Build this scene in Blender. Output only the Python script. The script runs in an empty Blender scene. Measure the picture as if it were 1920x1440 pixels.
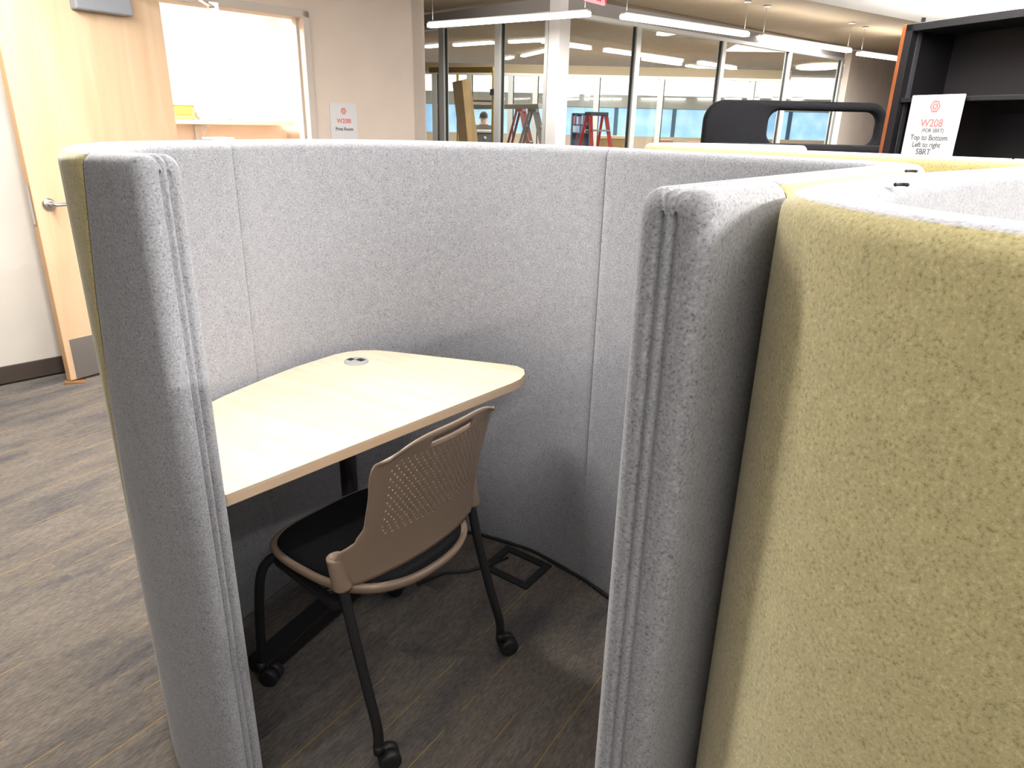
import bpy, bmesh, math, random
from mathutils import Vector, Matrix
random.seed(7)
scene = bpy.context.scene
COL = scene.collection

# ------------------------------------------------------------------ camera
F_PX, CAM_H = 1310.0, 1.46
def _norm(v):
    l = math.sqrt(sum(a*a for a in v)); return [a/l for a in v]
_down = _norm([880-960, 4230-720, F_PX])               # nadir direction in camera axes (right, down, forward)
_fw = [-_down[0]*_down[2], -_down[1]*_down[2], 1-_down[2]**2]; _fw = _norm(_fw)
_rt = [_down[1]*_fw[2]-_down[2]*_fw[1], _down[2]*_fw[0]-_down[0]*_fw[2], _down[0]*_fw[1]-_down[1]*_fw[0]]
if _rt[0] < 0: _rt = [-a for a in _rt]
R3 = Matrix((_rt, _fw, [-a for a in _down]))            # world = R3 @ camera axes
cam_data = bpy.data.cameras.new('camera')
cam_data.sensor_width = 36.0; cam_data.lens = F_PX/1920*36
cam_data.clip_start = 0.02; cam_data.clip_end = 200
cam = bpy.data.objects.new('camera', cam_data); COL.objects.link(cam)
m = Matrix.Identity(4)
for i in range(3):
    m[i][0] = R3[i][0]; m[i][1] = -R3[i][1]; m[i][2] = -R3[i][2]
m[0][3], m[1][3], m[2][3] = 0, 0, CAM_H
cam.matrix_world = m
scene.camera = cam
def at(px, py, Y):
    """world point seen at photo pixel (px,py) at ground distance Y"""
    r = R3 @ Vector(((px-960)/F_PX, (py-720)/F_PX, 1.0))
    return Vector((0, 0, CAM_H)) + r*(Y/r.y)
def atz(px, py, z):
    r = R3 @ Vector(((px-960)/F_PX, (py-720)/F_PX, 1.0))
    return Vector((0, 0, CAM_H)) + r*((z-CAM_H)/r.z)

# ------------------------------------------------------------------ world, exposure
world = bpy.data.worlds.new('world'); scene.world = world; world.use_nodes = True
bg = world.node_tree.nodes['Background']
bg.inputs['Color'].default_value = (1.0, 0.95, 0.89, 1); bg.inputs['Strength'].default_value = 0.12
scene.view_settings.view_transform = 'Standard'
scene.view_settings.look = 'None'
scene.view_settings.gamma = 1.0
scene.view_settings.use_curve_mapping = False
scene.view_settings.exposure = 0.25

LAMP_DOWN, LAMP_UP = 108.0, 18.0
def area(name, loc, sx, sy, power, rotz=0, up=False, color=(1, .965, .92)):
    d = bpy.data.lights.new(name, 'AREA'); d.shape = 'RECTANGLE'; d.size = sx; d.size_y = sy
    d.energy = power; d.color = color
    o = bpy.data.objects.new(name, d); COL.objects.link(o)
    o.location = loc; o.rotation_euler = (math.pi if up else 0, 0, rotz)
    return o

# ------------------------------------------------------------------ materials
def mat(name, color, rough=.6, metal=0.0, spec=.5, sheen=0, emit=None, estr=0, trans=0, alpha=1):
    M = bpy.data.materials.new(name); M.use_nodes = True
    b = M.node_tree.nodes['Principled BSDF']
    b.inputs['Base Color'].default_value = (*color, 1); b.inputs['Roughness'].default_value = rough
    b.inputs['Metallic'].default_value = metal; b.inputs['Specular IOR Level'].default_value = spec
    if sheen: b.inputs['Sheen Weight'].default_value = sheen; b.inputs['Sheen Roughness'].default_value = .5
    if emit: b.inputs['Emission Color'].default_value = (*emit, 1); b.inputs['Emission Strength'].default_value = estr
    if trans: b.inputs['Transmission Weight'].default_value = trans
    b.inputs['Alpha'].default_value = alpha
    return M
def nn(M, t, **kw):
    n = M.node_tree.nodes.new(t)
    for k, v in kw.items():
        if hasattr(n, k): setattr(n, k, v)
        else: n.inputs[k].default_value = v
    return n
def lk(M, a, b): M.node_tree.links.new(a, b)
def ramp(M, stops, interp='LINEAR'):
    r = nn(M, 'ShaderNodeValToRGB'); r.color_ramp.interpolation = interp
    e = r.color_ramp.elements
    while len(e) < len(stops): e.new(.5)
    for el, (p, c) in zip(e, stops): el.position = p; el.color = (*c, 1)
    return r
def bsdf(M): return M.node_tree.nodes['Principled BSDF']
def add_bump(M, height, strength=.3, dist=.002):
    b = nn(M, 'ShaderNodeBump'); b.inputs['Strength'].default_value = strength; b.inputs['Distance'].default_value = dist
    lk(M, height, b.inputs['Height']); lk(M, b.outputs['Normal'], bsdf(M).inputs['Normal'])
def felt(name, dark, mid, light, scale=190, sheen=.35):
    M = mat(name, mid, rough=.95, spec=.15, sheen=sheen)
    tc = nn(M, 'ShaderNodeTexCoord')
    n1 = nn(M, 'ShaderNodeTexNoise'); n1.inputs['Scale'].default_value = scale*1.35; n1.inputs['Detail'].default_value = 3; n1.inputs['Roughness'].default_value = .65
    n2 = nn(M, 'ShaderNodeTexNoise'); n2.inputs['Scale'].default_value = scale*.22; n2.inputs['Detail'].default_value = 2
    lk(M, tc.outputs['Object'], n1.inputs['Vector']); lk(M, tc.outputs['Object'], n2.inputs['Vector'])
    r = ramp(M, [(.32, dark), (.46, mid), (.54, mid), (.68, light)])
    lk(M, n1.outputs['Fac'], r.inputs['Fac'])
    r2 = ramp(M, [(.3, (.94, .94, .94)), (.7, (1.04, 1.04, 1.04))])
    lk(M, n2.outputs['Fac'], r2.inputs['Fac'])
    mx = nn(M, 'ShaderNodeMix', data_type='RGBA', blend_type='MULTIPLY'); mx.inputs['Factor'].default_value = 1
    lk(M, r.outputs['Color'], mx.inputs['A']); lk(M, r2.outputs['Color'], mx.inputs['B'])
    lk(M, mx.outputs['Result'], bsdf(M).inputs['Base Color'])
    add_bump(M, n1.outputs['Fac'], .16, .002)
    return M
def wood(name, c1, c2, scale=(1.2, 14, 14), rough=.45, rot=0.0):
    M = mat(name, c1, rough=rough, spec=.4)
    tc = nn(M, 'ShaderNodeTexCoord'); mp = nn(M, 'ShaderNodeMapping'); mp.inputs['Scale'].default_value = scale
    mp0 = nn(M, 'ShaderNodeMapping'); mp0.inputs['Rotation'].default_value = (0, 0, rot)
    n = nn(M, 'ShaderNodeTexNoise'); n.inputs['Scale'].default_value = 2.2; n.inputs['Detail'].default_value = 5; n.inputs['Distortion'].default_value = .6
    lk(M, tc.outputs['Object'], mp0.inputs['Vector']); lk(M, mp0.outputs['Vector'], mp.inputs['Vector']); lk(M, mp.outputs['Vector'], n.inputs['Vector'])
    r = ramp(M, [(.32, c2), (.62, c1)])
    lk(M, n.outputs['Fac'], r.inputs['Fac']); lk(M, r.outputs['Color'], bsdf(M).inputs['Base Color'])
    return M
def painted(name, c, var=.04, scale=3):
    M = mat(name, c, rough=.75, spec=.25)
    tc = nn(M, 'ShaderNodeTexCoord'); n = nn(M, 'ShaderNodeTexNoise'); n.inputs['Scale'].default_value = scale; n.inputs['Detail'].default_value = 3
    lk(M, tc.outputs['Object'], n.inputs['Vector'])
    r = ramp(M, [(.3, tuple(x*(1-var) for x in c)), (.7, tuple(min(1, x*(1+var)) for x in c))])
    lk(M, n.outputs['Fac'], r.inputs['Fac']); lk(M, r.outputs['Color'], bsdf(M).inputs['Base Color'])
    n3 = nn(M, 'ShaderNodeTexNoise'); n3.inputs['Scale'].default_value = 260
    lk(M, tc.outputs['Object'], n3.inputs['Vector']); add_bump(M, n3.outputs['Fac'], .08, .001)
    return M

CARPET_ANG = math.radians(57.3)
def carpet_mat():
    M = mat('carpet', (.17, .14, .12), rough=.95, spec=.1, sheen=.1)
    geo = nn(M, 'ShaderNodeNewGeometry')
    rot = nn(M, 'ShaderNodeMapping'); rot.vector_type = 'POINT'; rot.inputs['Rotation'].default_value = (0, 0, -CARPET_ANG)
    lk(M, geo.outputs['Position'], rot.inputs['Vector'])
    info = nn(M, 'ShaderNodeObjectInfo')
    off = nn(M, 'ShaderNodeVectorMath', operation='SCALE'); off.inputs[0].default_value = (13.7, 7.3, 3.1)
    lk(M, info.outputs['Random'], off.inputs['Scale'])
    add = nn(M, 'ShaderNodeVectorMath', operation='ADD'); lk(M, rot.outputs['Vector'], add.inputs[0]); lk(M, off.outputs['Vector'], add.inputs[1])
    def streak(sc, s, det=4, src=None):
        mp = nn(M, 'ShaderNodeMapping'); mp.inputs['Scale'].default_value = sc
        lk(M, (src or add).outputs['Vector'], mp.inputs['Vector'])
        n = nn(M, 'ShaderNodeTexNoise'); n.inputs['Scale'].default_value = s; n.inputs['Detail'].default_value = det; n.inputs['Roughness'].default_value = .6
        lk(M, mp.outputs['Vector'], n.inputs['Vector']); return n
    a = streak((1.7, 6.0, 1), 1.35, 8)
    r1 = ramp(M, [(.32, (.085, .080, .083)), (.42, (.118, .107, .100)), (.50, (.150, .130, .113)), (.58, (.168, .145, .125)), (.70, (.195, .172, .152))])
    lk(M, a.outputs['Fac'], r1.inputs['Fac'])
    f = streak((45, 190, 1), 1.0, 4)
    r2 = ramp(M, [(.28, (.60, .60, .60)), (.72, (1.32, 1.32, 1.32))]); lk(M, f.outputs['Fac'], r2.inputs['Fac'])
    mx = nn(M, 'ShaderNodeMix', data_type='RGBA', blend_type='MULTIPLY'); mx.inputs['Factor'].default_value = 1
    lk(M, r1.outputs['Color'], mx.inputs['A']); lk(M, r2.outputs['Color'], mx.inputs['B'])
    # thin ochre yarn lines
    sep = nn(M, 'ShaderNodeSeparateXYZ'); lk(M, rot.outputs['Vector'], sep.inputs['Vector'])
    wob = streak((1.3, .1, 1), 1.0, 2, rot)
    w1 = nn(M, 'ShaderNodeMath', operation='MULTIPLY_ADD'); lk(M, wob.outputs['Fac'], w1.inputs[0]); w1.inputs[1].default_value = .015; lk(M, sep.outputs['Y'], w1.inputs[2])
    fr = nn(M, 'ShaderNodeMath', operation='MULTIPLY'); lk(M, w1.outputs['Value'], fr.inputs[0]); fr.inputs[1].default_value = 1/.125
    fr2 = nn(M, 'ShaderNodeMath', operation='FRACT'); lk(M, fr.outputs['Value'], fr2.inputs[0])
    lt = nn(M, 'ShaderNodeMath', operation='LESS_THAN'); lk(M, fr2.outputs['Value'], lt.inputs[0]); lt.inputs[1].default_value = .026
    msk = streak((1.6, 6, 1), 1.3, 2, rot)
    gt = nn(M, 'ShaderNodeMath', operation='GREATER_THAN'); lk(M, msk.outputs['Fac'], gt.inputs[0]); gt.inputs[1].default_value = .50
    mul = nn(M, 'ShaderNodeMath', operation='MULTIPLY'); lk(M, lt.outputs['Value'], mul.inputs[0]); lk(M, gt.outputs['Value'], mul.inputs[1])
    mul2 = nn(M, 'ShaderNodeMath', operation='MULTIPLY'); lk(M, mul.outputs['Value'], mul2.inputs[0]); mul2.inputs[1].default_value = .75
    my = nn(M, 'ShaderNodeMix', data_type='RGBA'); lk(M, mul2.outputs['Value'], my.inputs['Factor'])
    lk(M, mx.outputs['Result'], my.inputs['A']); my.inputs['B'].default_value = (.38, .24, .07, 1)
    lk(M, my.outputs['Result'], bsdf(M).inputs['Base Color'])
    pile = nn(M, 'ShaderNodeTexNoise'); pile.inputs['Scale'].default_value = 420; lk(M, geo.outputs['Position'], pile.inputs['Vector'])
    add_bump(M, pile.outputs['Fac'], .5, .003)
    return M

M_GREY = felt('grey felt', (.165, .168, .182), (.33, .335, .362), (.45, .456, .485))
M_GREEN = felt('olive yellow felt', (.34, .305, .14), (.56, .485, .245), (.70, .62, .34))
M_CARPET = carpet_mat()
M_DESK = wood('maple laminate', (.82, .70, .55), (.74, .61, .45), scale=(10, 1.1, 10), rough=.35, rot=-CARPET_ANG)
M_DESKEDGE = mat('maple edge band', (.72, .54, .37), .5)
M_DOOR = wood('maple veneer', (.74, .54, .36), (.66, .46, .29), scale=(6, 6, .5), rough=.4)
M_WALLBEIGE = painted('beige paint', (.66, .57, .50))
M_WALLWHITE = painted('off white paint', (.66, .62, .57))
M_BASE = mat('brown vinyl base', (.06, .045, .038), .5)
M_CEILW = painted('white ceiling', (.85, .84, .82), .02)
M_CEILB = painted('tan ceiling', (.38, .30, .205), .03)
M_STEEL = mat('brushed steel', (.55, .55, .56), .32, 1.0)
M_ALU = mat('aluminium mullion', (.62, .62, .60), .45, .35)
M_ALUD = mat('black gasket', (.02, .02, .02), .6)
M_COLUMN = painted('silver white column', (.72, .71, .70), .02)
M_BLACK = mat('black metal', (.012, .012, .013), .38)
M_BLACKP = mat('black plastic', (.015, .015, .017), .5)
M_TAN = mat('tan plastic', (.275, .200, .145), .42, spec=.35)
M_CUSHION = felt('charcoal fabric', (.006, .006, .007), (.010, .010, .012), (.02, .02, .023), 400, 0)
M_CHARC = felt('dark charcoal felt', (.008, .008, .010), (.017, .017, .020), (.03, .03, .034), 120, 0)
M_BOOKBLACK = mat('black laminate', (.010, .0095, .011), .5, spec=.25)
M_CHERRY = wood('cherry veneer', (.24, .075, .025), (.18, .05, .014), scale=(5, 5, .6), rough=.4)
M_WHITE = mat('white paper board', (.64, .65, .67), .6)
M_PINK = mat('red print', (.66, .16, .15), .6)
M_GREYINK = mat('grey print', (.10, .10, .11), .6)
M_LAMP = mat('lamp diffuser', (1, 1, 1), .5, emit=(1, .97, .93), estr=9)
M_LAMPFAR = mat('far lamp diffuser', (1, 1, 1), .5, emit=(1, .98, .92), estr=3.2)
M_LAMPBODY = mat('lamp housing', (.6, .6, .6), .4)
M_WIRE = mat('lamp wire', (.35, .33, .30), .5)
M_GLOWBAND = mat('luminous band', (1, 1, 1), .5, emit=(1, .99, .97), estr=2.2)  # self-lit white, imitates the brightly lit ceiling of the far hall
M_REDLAD = mat('red fibreglass', (.55, .03, .03), .45)
M_BROWNLAD = mat('dark red fibreglass', (.22, .07, .06), .5)
M_GREYLAD = mat('dusty aluminium', (.30, .28, .26), .5, .3)
M_CARD = painted('brown kraft paper', (.60, .40, .20), .08, 6)
M_YPOLE = mat('ochre painted steel', (.42, .27, .06), .5)
M_PALE = painted('pale wood', (.72, .52, .34), .05)
M_CREAM = painted('cream panel', (.80, .62, .48), .03)
def glass_mat():
    M = bpy.data.materials.new('clear glass'); M.use_nodes = True
    nt = M.node_tree; nt.nodes.clear()
    out = nt.nodes.new('ShaderNodeOutputMaterial'); t = nt.nodes.new('ShaderNodeBsdfTransparent'); g = nt.nodes.new('ShaderNodeBsdfGlossy')
    t.inputs['Color'].default_value = (.93, .95, .94, 1); g.inputs['Roughness'].default_value = .02
    mx = nt.nodes.new('ShaderNodeMixShader'); mx.inputs[0].default_value = .07
    nt.links.new(t.outputs[0], mx.inputs[1]); nt.links.new(g.outputs[0], mx.inputs[2]); nt.links.new(mx.outputs[0], out.inputs[0])
    return M
M_GLASS = glass_mat()
def skywin():
    M = mat('blue daylight glazing', (.3, .5, .8), .3)
    tc = nn(M, 'ShaderNodeTexCoord'); n = nn(M, 'ShaderNodeTexNoise'); n.inputs['Scale'].default_value = 1.6; n.inputs['Detail'].default_value = 5
    lk(M, tc.outputs['Object'], n.inputs['Vector'])
    r = ramp(M, [(.35, (.25, .50, .85)), (.5, (.40, .70, .96)), (.68, (.72, .92, 1.0))])
    lk(M, n.outputs['Fac'], r.inputs['Fac']); lk(M, r.outputs['Color'], bsdf(M).inputs['Emission Color'])
    bsdf(M).inputs['Emission Strength'].default_value = .95
    return M
M_BLUEWIN = skywin()

# ------------------------------------------------------------------ mesh helpers
class MB:
    def __init__(self): self.v = []; self.f = []; self.smooth = []
    def add(self, vs, fs, smooth=False):
        o = len(self.v); self.v += [tuple(p) for p in vs]; self.f += [tuple(i+o for i in f) for f in fs]; self.smooth += [smooth]*len(fs)
        return self
    def box(self, c, s, rotz=0, M=None):
        x, y, z = s[0]/2, s[1]/2, s[2]/2
        vs = [Vector((a*x, b*y, d*z)) for d in (-1, 1) for b in (-1, 1) for a in (-1, 1)]
        T = (M if M else Matrix.Rotation(rotz, 3, 'Z'))
        vs = [T @ p + Vector(c) for p in vs]
        return self.add(vs, [(0, 2, 3, 1), (4, 5, 7, 6), (0, 1, 5, 4), (2, 6, 7, 3), (0, 4, 6, 2), (1, 3, 7, 5)])
    def bar(self, a, b, w, t, up=(0, 0, 1)):
        """rectangular bar from a to b, width w (sideways) and thickness t"""
        a, b = Vector(a), Vector(b); d = b-a; L = d.length; d.normalize()
        u = Vector(up); s = d.cross(u)
        if s.length < 1e-4: s = d.cross(Vector((1, 0, 0)))
        s.normalize(); n = s.cross(d)
        T = Matrix((s, d, n)).transposed()
        return self.box((a+b)/2, (w, L, t), M=T)
    def tube(self, pts, r, n=10, cap=True, radii=None):
        pts = [Vector(p) for p in pts]; rings = []
        prev = None
        for i, p in enumerate(pts):
            d = (pts[min(i+1, len(pts)-1)] - pts[max(i-1, 0)]).normalized()
            if prev is None:
                u = d.orthogonal().normalized()
            else:
                u = (prev - d*prev.dot(d)).normalized()
            prev = u; w = d.cross(u); rr = radii[i] if radii else r
            rings.append([p + (u*math.cos(2*math.pi*k/n) + w*math.sin(2*math.pi*k/n))*rr for k in range(n)])
        vs = [q for g in rings for q in g]; fs = []
        for i in range(len(pts)-1):
            for k in range(n):
                a = i*n+k; b = i*n+(k+1) % n; fs.append((a, b, b+n, a+n))
        if cap: fs += [tuple(range(n-1, -1, -1)), tuple(range((len(pts)-1)*n, len(pts)*n))]
        return self.add(vs, fs, True)
    def prism(self, poly, z0, z1, bev=0):
        """extruded plan polygon (counter-clockwise)"""
        n = len(poly)
        vs = [(x, y, z0) for x, y in poly] + [(x, y, z1) for x, y in poly]
        fs = [tuple(range(n-1, -1, -1)), tuple(range(n, 2*n))] + [(i, (i+1) % n, (i+1) % n+n, i+n) for i in range(n)]
        return self.add(vs, fs)
    def lathe(self, prof, n=20, M=None, c=(0, 0, 0)):
        T = M or Matrix.Identity(3); c = Vector(c)
        vs = [T @ Vector((r*math.cos(2*math.pi*k/n), r*math.sin(2*math.pi*k/n), z)) + c for r, z in prof for k in range(n)]
        fs = [(i*n+k, i*n+(k+1) % n, (i+1)*n+(k+1) % n, (i+1)*n+k) for i in range(len(prof)-1) for k in range(n)]
        fs += [tuple(range(n-1, -1, -1)), tuple(range((len(prof)-1)*n, len(prof)*n))]
        return self.add(vs, fs, True)
    def build(self, name, material, parent=None, local=False, bevel=0, weld=False, autosmooth=True):
        off = Vector((0, 0, 0)) if (parent is None or local) else origin(parent)
        me = bpy.data.meshes.new(name)
        me.from_pydata([tuple(Vector(p)-off) for p in self.v], [], self.f)
        for p, s in zip(me.polygons, self.smooth): p.use_smooth = s
        me.materials.append(material); me.update()
        o = bpy.data.objects.new(name, me); COL.objects.link(o)
        if parent: o.parent = parent
        if bevel:
            md = o.modifiers.new('bevel', 'BEVEL'); md.width = bevel; md.segments = 2; md.limit_method = 'ANGLE'
        return o
def origin(o):
    v = Vector(o.location)
    while o.parent: o = o.parent; v += Vector(o.location)
    return v
def tag(o, label=None, cat=None, group=None, kind=None):
    if label: o['label'] = label
    if cat: o['category'] = cat
    if group: o['group'] = group
    if kind: o['kind'] = kind
    return o
def empty(name, loc, label=None, cat=None, group=None, kind=None, rotz=0):
    o = bpy.data.objects.new(name, None); COL.objects.link(o); o.location = loc; o.rotation_euler = (0, 0, rotz)
    o.empty_display_size = .1
    return tag(o, label, cat, group, kind)
def text_mesh(name, body, size, material, parent, M, align='CENTER', depth=.0006):
    cu = bpy.data.curves.new(name, 'FONT'); cu.body = body; cu.size = size; cu.align_x = align; cu.align_y = 'CENTER'; cu.extrude = depth; cu.offset = size*.018
    to = bpy.data.objects.new(name, cu); COL.objects.link(to)
    bpy.context.view_layer.update()
    me = bpy.data.meshes.new_from_object(to.evaluated_get(bpy.context.evaluated_depsgraph_get()))
    bpy.data.objects.remove(to)
    me.name = name
    me.transform(M); me.materials.clear(); me.materials.append(material)
    off = origin(parent)
    for v in me.vertices: v.co -= off
    o = bpy.data.objects.new(name, me); COL.objects.link(o); o.parent = parent
    return o
def frame_matrix(center, right, up):
    r = Vector(right).normalized(); u = Vector(up).normalized(); n = r.cross(u)
    Mx = Matrix((r, u, n)).transposed().to_4x4(); Mx.translation = Vector(center); return Mx

# ------------------------------------------------------------------ the setting: floor
u = Vector((math.cos(CARPET_ANG), math.sin(CARPET_ANG), 0)); vdir = Vector((-u.y, u.x, 0))
floor = MB().box((3, 10, -.06), (40, 46, .1)).build('floor', M_CARPET); tag(floor, kind='structure')
floor['label'] = 'brown and grey streaked carpet floor'
# carpet planks near the camera (0.25 x 1.0 m, laid in offset rows)
pl = MB().box((0, 0, -.005), (.9998, .2498, .01)).build('carpet_plank', M_CARPET, floor)
plank_me = pl.data; first = True
def in_view_floor(c):
    x, y = c.x, c.y
    return (-3.7 < x < -.35 and .75 < y < 4.6 and y < 4.6+(x+2.0)*1.0) or (-.9 < x < .75 and .7 < y < 2.5)
for j in range(-4, 24):
    for i in range(-3, 8):
        c = u*(i*1.0 + (j % 3)*.36) + vdir*(j*.25 - .9)
        if not in_view_floor(c): continue
        if first: o = pl; first = False
        else:
            o = pl.copy(); COL.objects.link(o); o.parent = floor
        o.location = (c.x, c.y, 0); o.rotation_euler = (0, 0, CARPET_ANG)

# ------------------------------------------------------------------ ceilings
w0, w1 = atz(1510, 0, 2.75), atz(1745, 46, 2.75)
ed = (w1-w0).normalized()
ea, eb = w0-ed*14, w0+ed*14
pn = Vector((ed.y, -ed.x, 0))            # towards the camera side
poly = [(ea.x, ea.y), (ea.x+pn.x*14, ea.y+pn.y*14), (eb.x+pn.x*14, eb.y+pn.y*14), (eb.x, eb.y)]
cw = MB().prism(poly, 2.75, 3.0).build('ceiling', M_CEILW); tag(cw, 'white lower ceiling ending in a straight edge', kind='structure')
cb = MB().box((4, 16, 3.05), (40, 26, .1)).build('ceiling', M_CEILB); tag(cb, 'tan upper ceiling over the glazed rooms', kind='structure')

# ------------------------------------------------------------------ left wall with print-room doorway
W_H = Vector((-2.13, 4.56, 0)); W_J = Vector((-1.468, 5.26, 0))
wd = (W_J-W_H).normalized(); wn = Vector((wd.y, -wd.x, 0))       # wn faces the camera side
W_E = W_H + wd*2.02                                               # free end of the wall
W_S = W_H - wd*3.2
WT = .13; HDR = 2.10
wl = empty('wall_left', W_S, kind='structure'); wl['label'] = 'beige painted wall with the print room doorway'
def wall_seg(a, b, z0, z1, name, mt):
    c = (a+b)/2 - wn*(WT/2); L = (b-a).length
    return MB().box((c.x, c.y, (z0+z1)/2), (L, WT, z1-z0), rotz=math.atan2(wd.y, wd.x)).build(name, mt, wl)
wall_seg(W_S, W_H, 0, 2.75, 'wall_section', M_WALLWHITE)
wall_seg(W_J, W_E, 0, 2.95, 'wall_section', M_WALLBEIGE)
wall_seg(W_H, W_J, HDR, 2.95, 'lintel', M_WALLBEIGE)
# return of the wall behind its free end
c = W_E - wn*1.3
MB().box((c.x-wd.x*.06, c.y-wd.y*.06, 1.475), (.12, 2.6, 2.95), rotz=math.atan2(wd.y, wd.x)).build('wall_section', M_WALLBEIGE, wl)
bb = empty('baseboard_left', W_S, kind='structure')
for a, b in ((W_S, W_H-wd*.06), (W_J+wd*.06, W_E)):
    c = (a+b)/2 + wn*.004
    MB().box((c.x, c.y, .05), ((b-a).length, .012, .10), rotz=math.atan2(wd.y, wd.x)).build('base_strip', M_BASE, bb, bevel=.003)
# door frame
M_FRAME = painted('frame paint', (.56, .50, .45), .02)
tr = empty('trim_1', W_H, 'painted metal door frame around the print room opening', kind='structure')
ang = math.atan2(wd.y, wd.x)
for P, s in ((W_H, -1), (W_J, 1)):
    c = P + wd*(s*.02) - wn*(WT/2)
    MB().box((c.x, c.y, HDR/2+.02), (.05, WT+.03, HDR+.04), rotz=ang).build('jamb', M_FRAME, tr, bevel=.004)
    c2 = P - wd*(s*.012) - wn*(WT*.62)
    MB().box((c2.x, c2.y, HDR/2), (.016, .05, HDR), rotz=ang).build('door_stop', M_FRAME, tr)
c = (W_H+W_J)/2 - wn*(WT/2)
MB().box((c.x, c.y, HDR+.02), ((W_J-W_H).length+.09, WT+.03, .05), rotz=ang).build('frame_head', M_FRAME, tr, bevel=.004)

# print room behind
rb = empty('wall_back', W_H-wn*2.2, kind='structure'); rb['label'] = 'pale inner walls of the lit print room'
M_ROOM = painted('print room paint', (.80, .66, .55), .02)
def room_box(a, b, off0, off1, z0, z1, name, mt, par, bevel=0):
    """box between wall stations a..b (metres along wd from W_H), off0..off1 metres behind the wall face"""
    c = W_H + wd*((a+b)/2) - wn*((off0+off1)/2)
    return MB().box((c.x, c.y, (z0+z1)/2), (b-a, off1-off0, z1-z0), rotz=ang).build(name, mt, par, bevel=bevel)
room_box(-1.4, 2.0, 2.0, 2.1, 0, 2.75, 'wall_section', M_ROOM, rb)
room_box(-1.5, -1.4, .13, 2.1, 0, 2.75, 'wall_section', M_ROOM, rb)
rc = room_box(-1.5, 1.9, .13, 2.1, 2.72, 2.78, 'ceiling', M_CEILW, None); tag(rc, 'print room ceiling', kind='structure')
sh = room_box(-1.3, 1.8, 1.68, 2.0, 1.395, 1.43, 'wall_shelf', M_PALE, None, bevel=.003)
SHO = W_H + wd*.25 - wn*1.84
she = empty('wall_shelf', (SHO.x, SHO.y, 1.395), 'pale wood wall shelf on brackets inside the lit print room', 'shelf')
bpy.data.objects.remove(sh)
room_box(-1.3, 1.8, 1.66, 2.0, 1.395, 1.43, 'board', M_PALE, she, bevel=.003)
for st in (-.75, -.07, .42, 1.0):
    cc = W_H + wd*st - wn*1.985
    mb = MB().box((cc.x, cc.y, 1.27), (.03, .02, .25), rotz=ang)
    c2 = W_H + wd*st - wn*1.86
    mb.box((c2.x, c2.y, 1.383), (.03, .26, .022), rotz=ang)
    mb.bar((W_H+wd*st-wn*1.97)+Vector((0, 0, 1.2)), (W_H+wd*st-wn*1.78)+Vector((0, 0, 1.375)), .012, .015)
    mb.build('bracket', M_WHITE, she)
# things on the shelf
def shelf_pt(px): 
    r = atz(px, 226, 1.43); k = (r.x/r.y)
    base = W_H - wn*1.80
    t = (k*base.y - base.x)/(wd.x - k*wd.y)
    return base + wd*t
p = shelf_pt(338)
bk = empty('storage_basket', (p.x, p.y, 1.43), 'yellow storage basket with a grey rim on the print room shelf', 'basket')
mb = MB()
mb.box((p.x, p.y, 1.43+.055), (.20, .18, .11), rotz=ang); mb.build('body', mat('brown basket', (.45, .28, .12), .7), bk, bevel=.012)
MB().box((p.x+wn.x*.088, p.y+wn.y*.088, 1.43+.075), (.14, .012, .07), rotz=ang).build('front_label', mat('yellow card', (.60, .40, .05), .6), bk)
MB().box((p.x, p.y, 1.43+.125), (.22, .2, .03), rotz=ang).build('rim', mat('grey plastic rim', (.45, .43, .45), .5), bk, bevel=.008)
p = shelf_pt(404)
hg = empty('paper_bag', (p.x, p.y, 1.43), 'white slumped bag standing on the print room shelf', 'bag')
prof = [(.115, 0), (.135, .03), (.125, .10), (.112, .15), (.118, .19), (.10, .205)]
T = Matrix.Rotation(ang, 3, 'Z') @ Matrix.Diagonal((1.3, .7, 1))
MB().lathe(prof, 20, T, (p.x, p.y, 1.43)).build('body', M_WHITE, hg)
mb = MB()
for s in (-.07, 0, .06):
    mb = MB(); mb.tube([(p.x+wd.x*s, p.y+wd.y*s, 1.63), (p.x+wd.x*s*1.1, p.y+wd.y*s*1.1, 1.65), (p.x+wd.x*(s+.03), p.y+wd.y*(s+.03), 1.648)], .006, 6)
    mb.build('top_fold', M_WHITE, hg)
# print-room ceiling lamp: recessed panel
pr = W_H + wd*.2 - wn*1.1
pl_o = empty('panel_light', (pr.x, pr.y, 2.69), 'bright recessed ceiling panel light inside the print room', 'light')
MB().box((pr.x, pr.y, 2.705), (1.24, .64, .03), rotz=ang).build('frame', M_LAMPBODY, pl_o)
MB().box((pr.x, pr.y, 2.688), (1.2, .6, .006), rotz=ang).build('diffuser', M_LAMP, pl_o)
area('print_room_light', (pr.x, pr.y, 2.67), 1.2, .6, 170, rotz=ang, color=(1, .93, .82))

# door leaf, swung open towards us
D_F = Vector((-2.56, 3.775, 0)); D_H = W_H + wn*.045 + wd*.0
dd = (D_F-D_H); DL = dd.length; dd.normalize(); dn = Vector((-dd.y, dd.x, 0))
if dn.dot(wn) < 0: dn = -dn
dang = math.atan2(dd.y, dd.x)
door = empty('door_1', D_H, 'light maple door swung wide open against the left wall', kind='structure')
c = (D_F+D_H)/2
MB().box((c.x, c.y, 1.055), (DL, .045, 2.08), rotz=dang).build('leaf', M_DOOR, door, bevel=.002)
c = D_H + dd*(DL-.003)
MB().box((c.x+dd.x*.004, c.y+dd.y*.004, 1.055), (.004, .045, 2.08), rotz=dang).build('edge_band', mat('maple edge', (.62, .38, .2), .5), door)
c = D_H + dd*(DL/2) + dn*.0245
MB().box((c.x, c.y, .135), (DL-.06, .003, .235), rotz=dang).build('kick_plate', M_STEEL, door)
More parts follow.
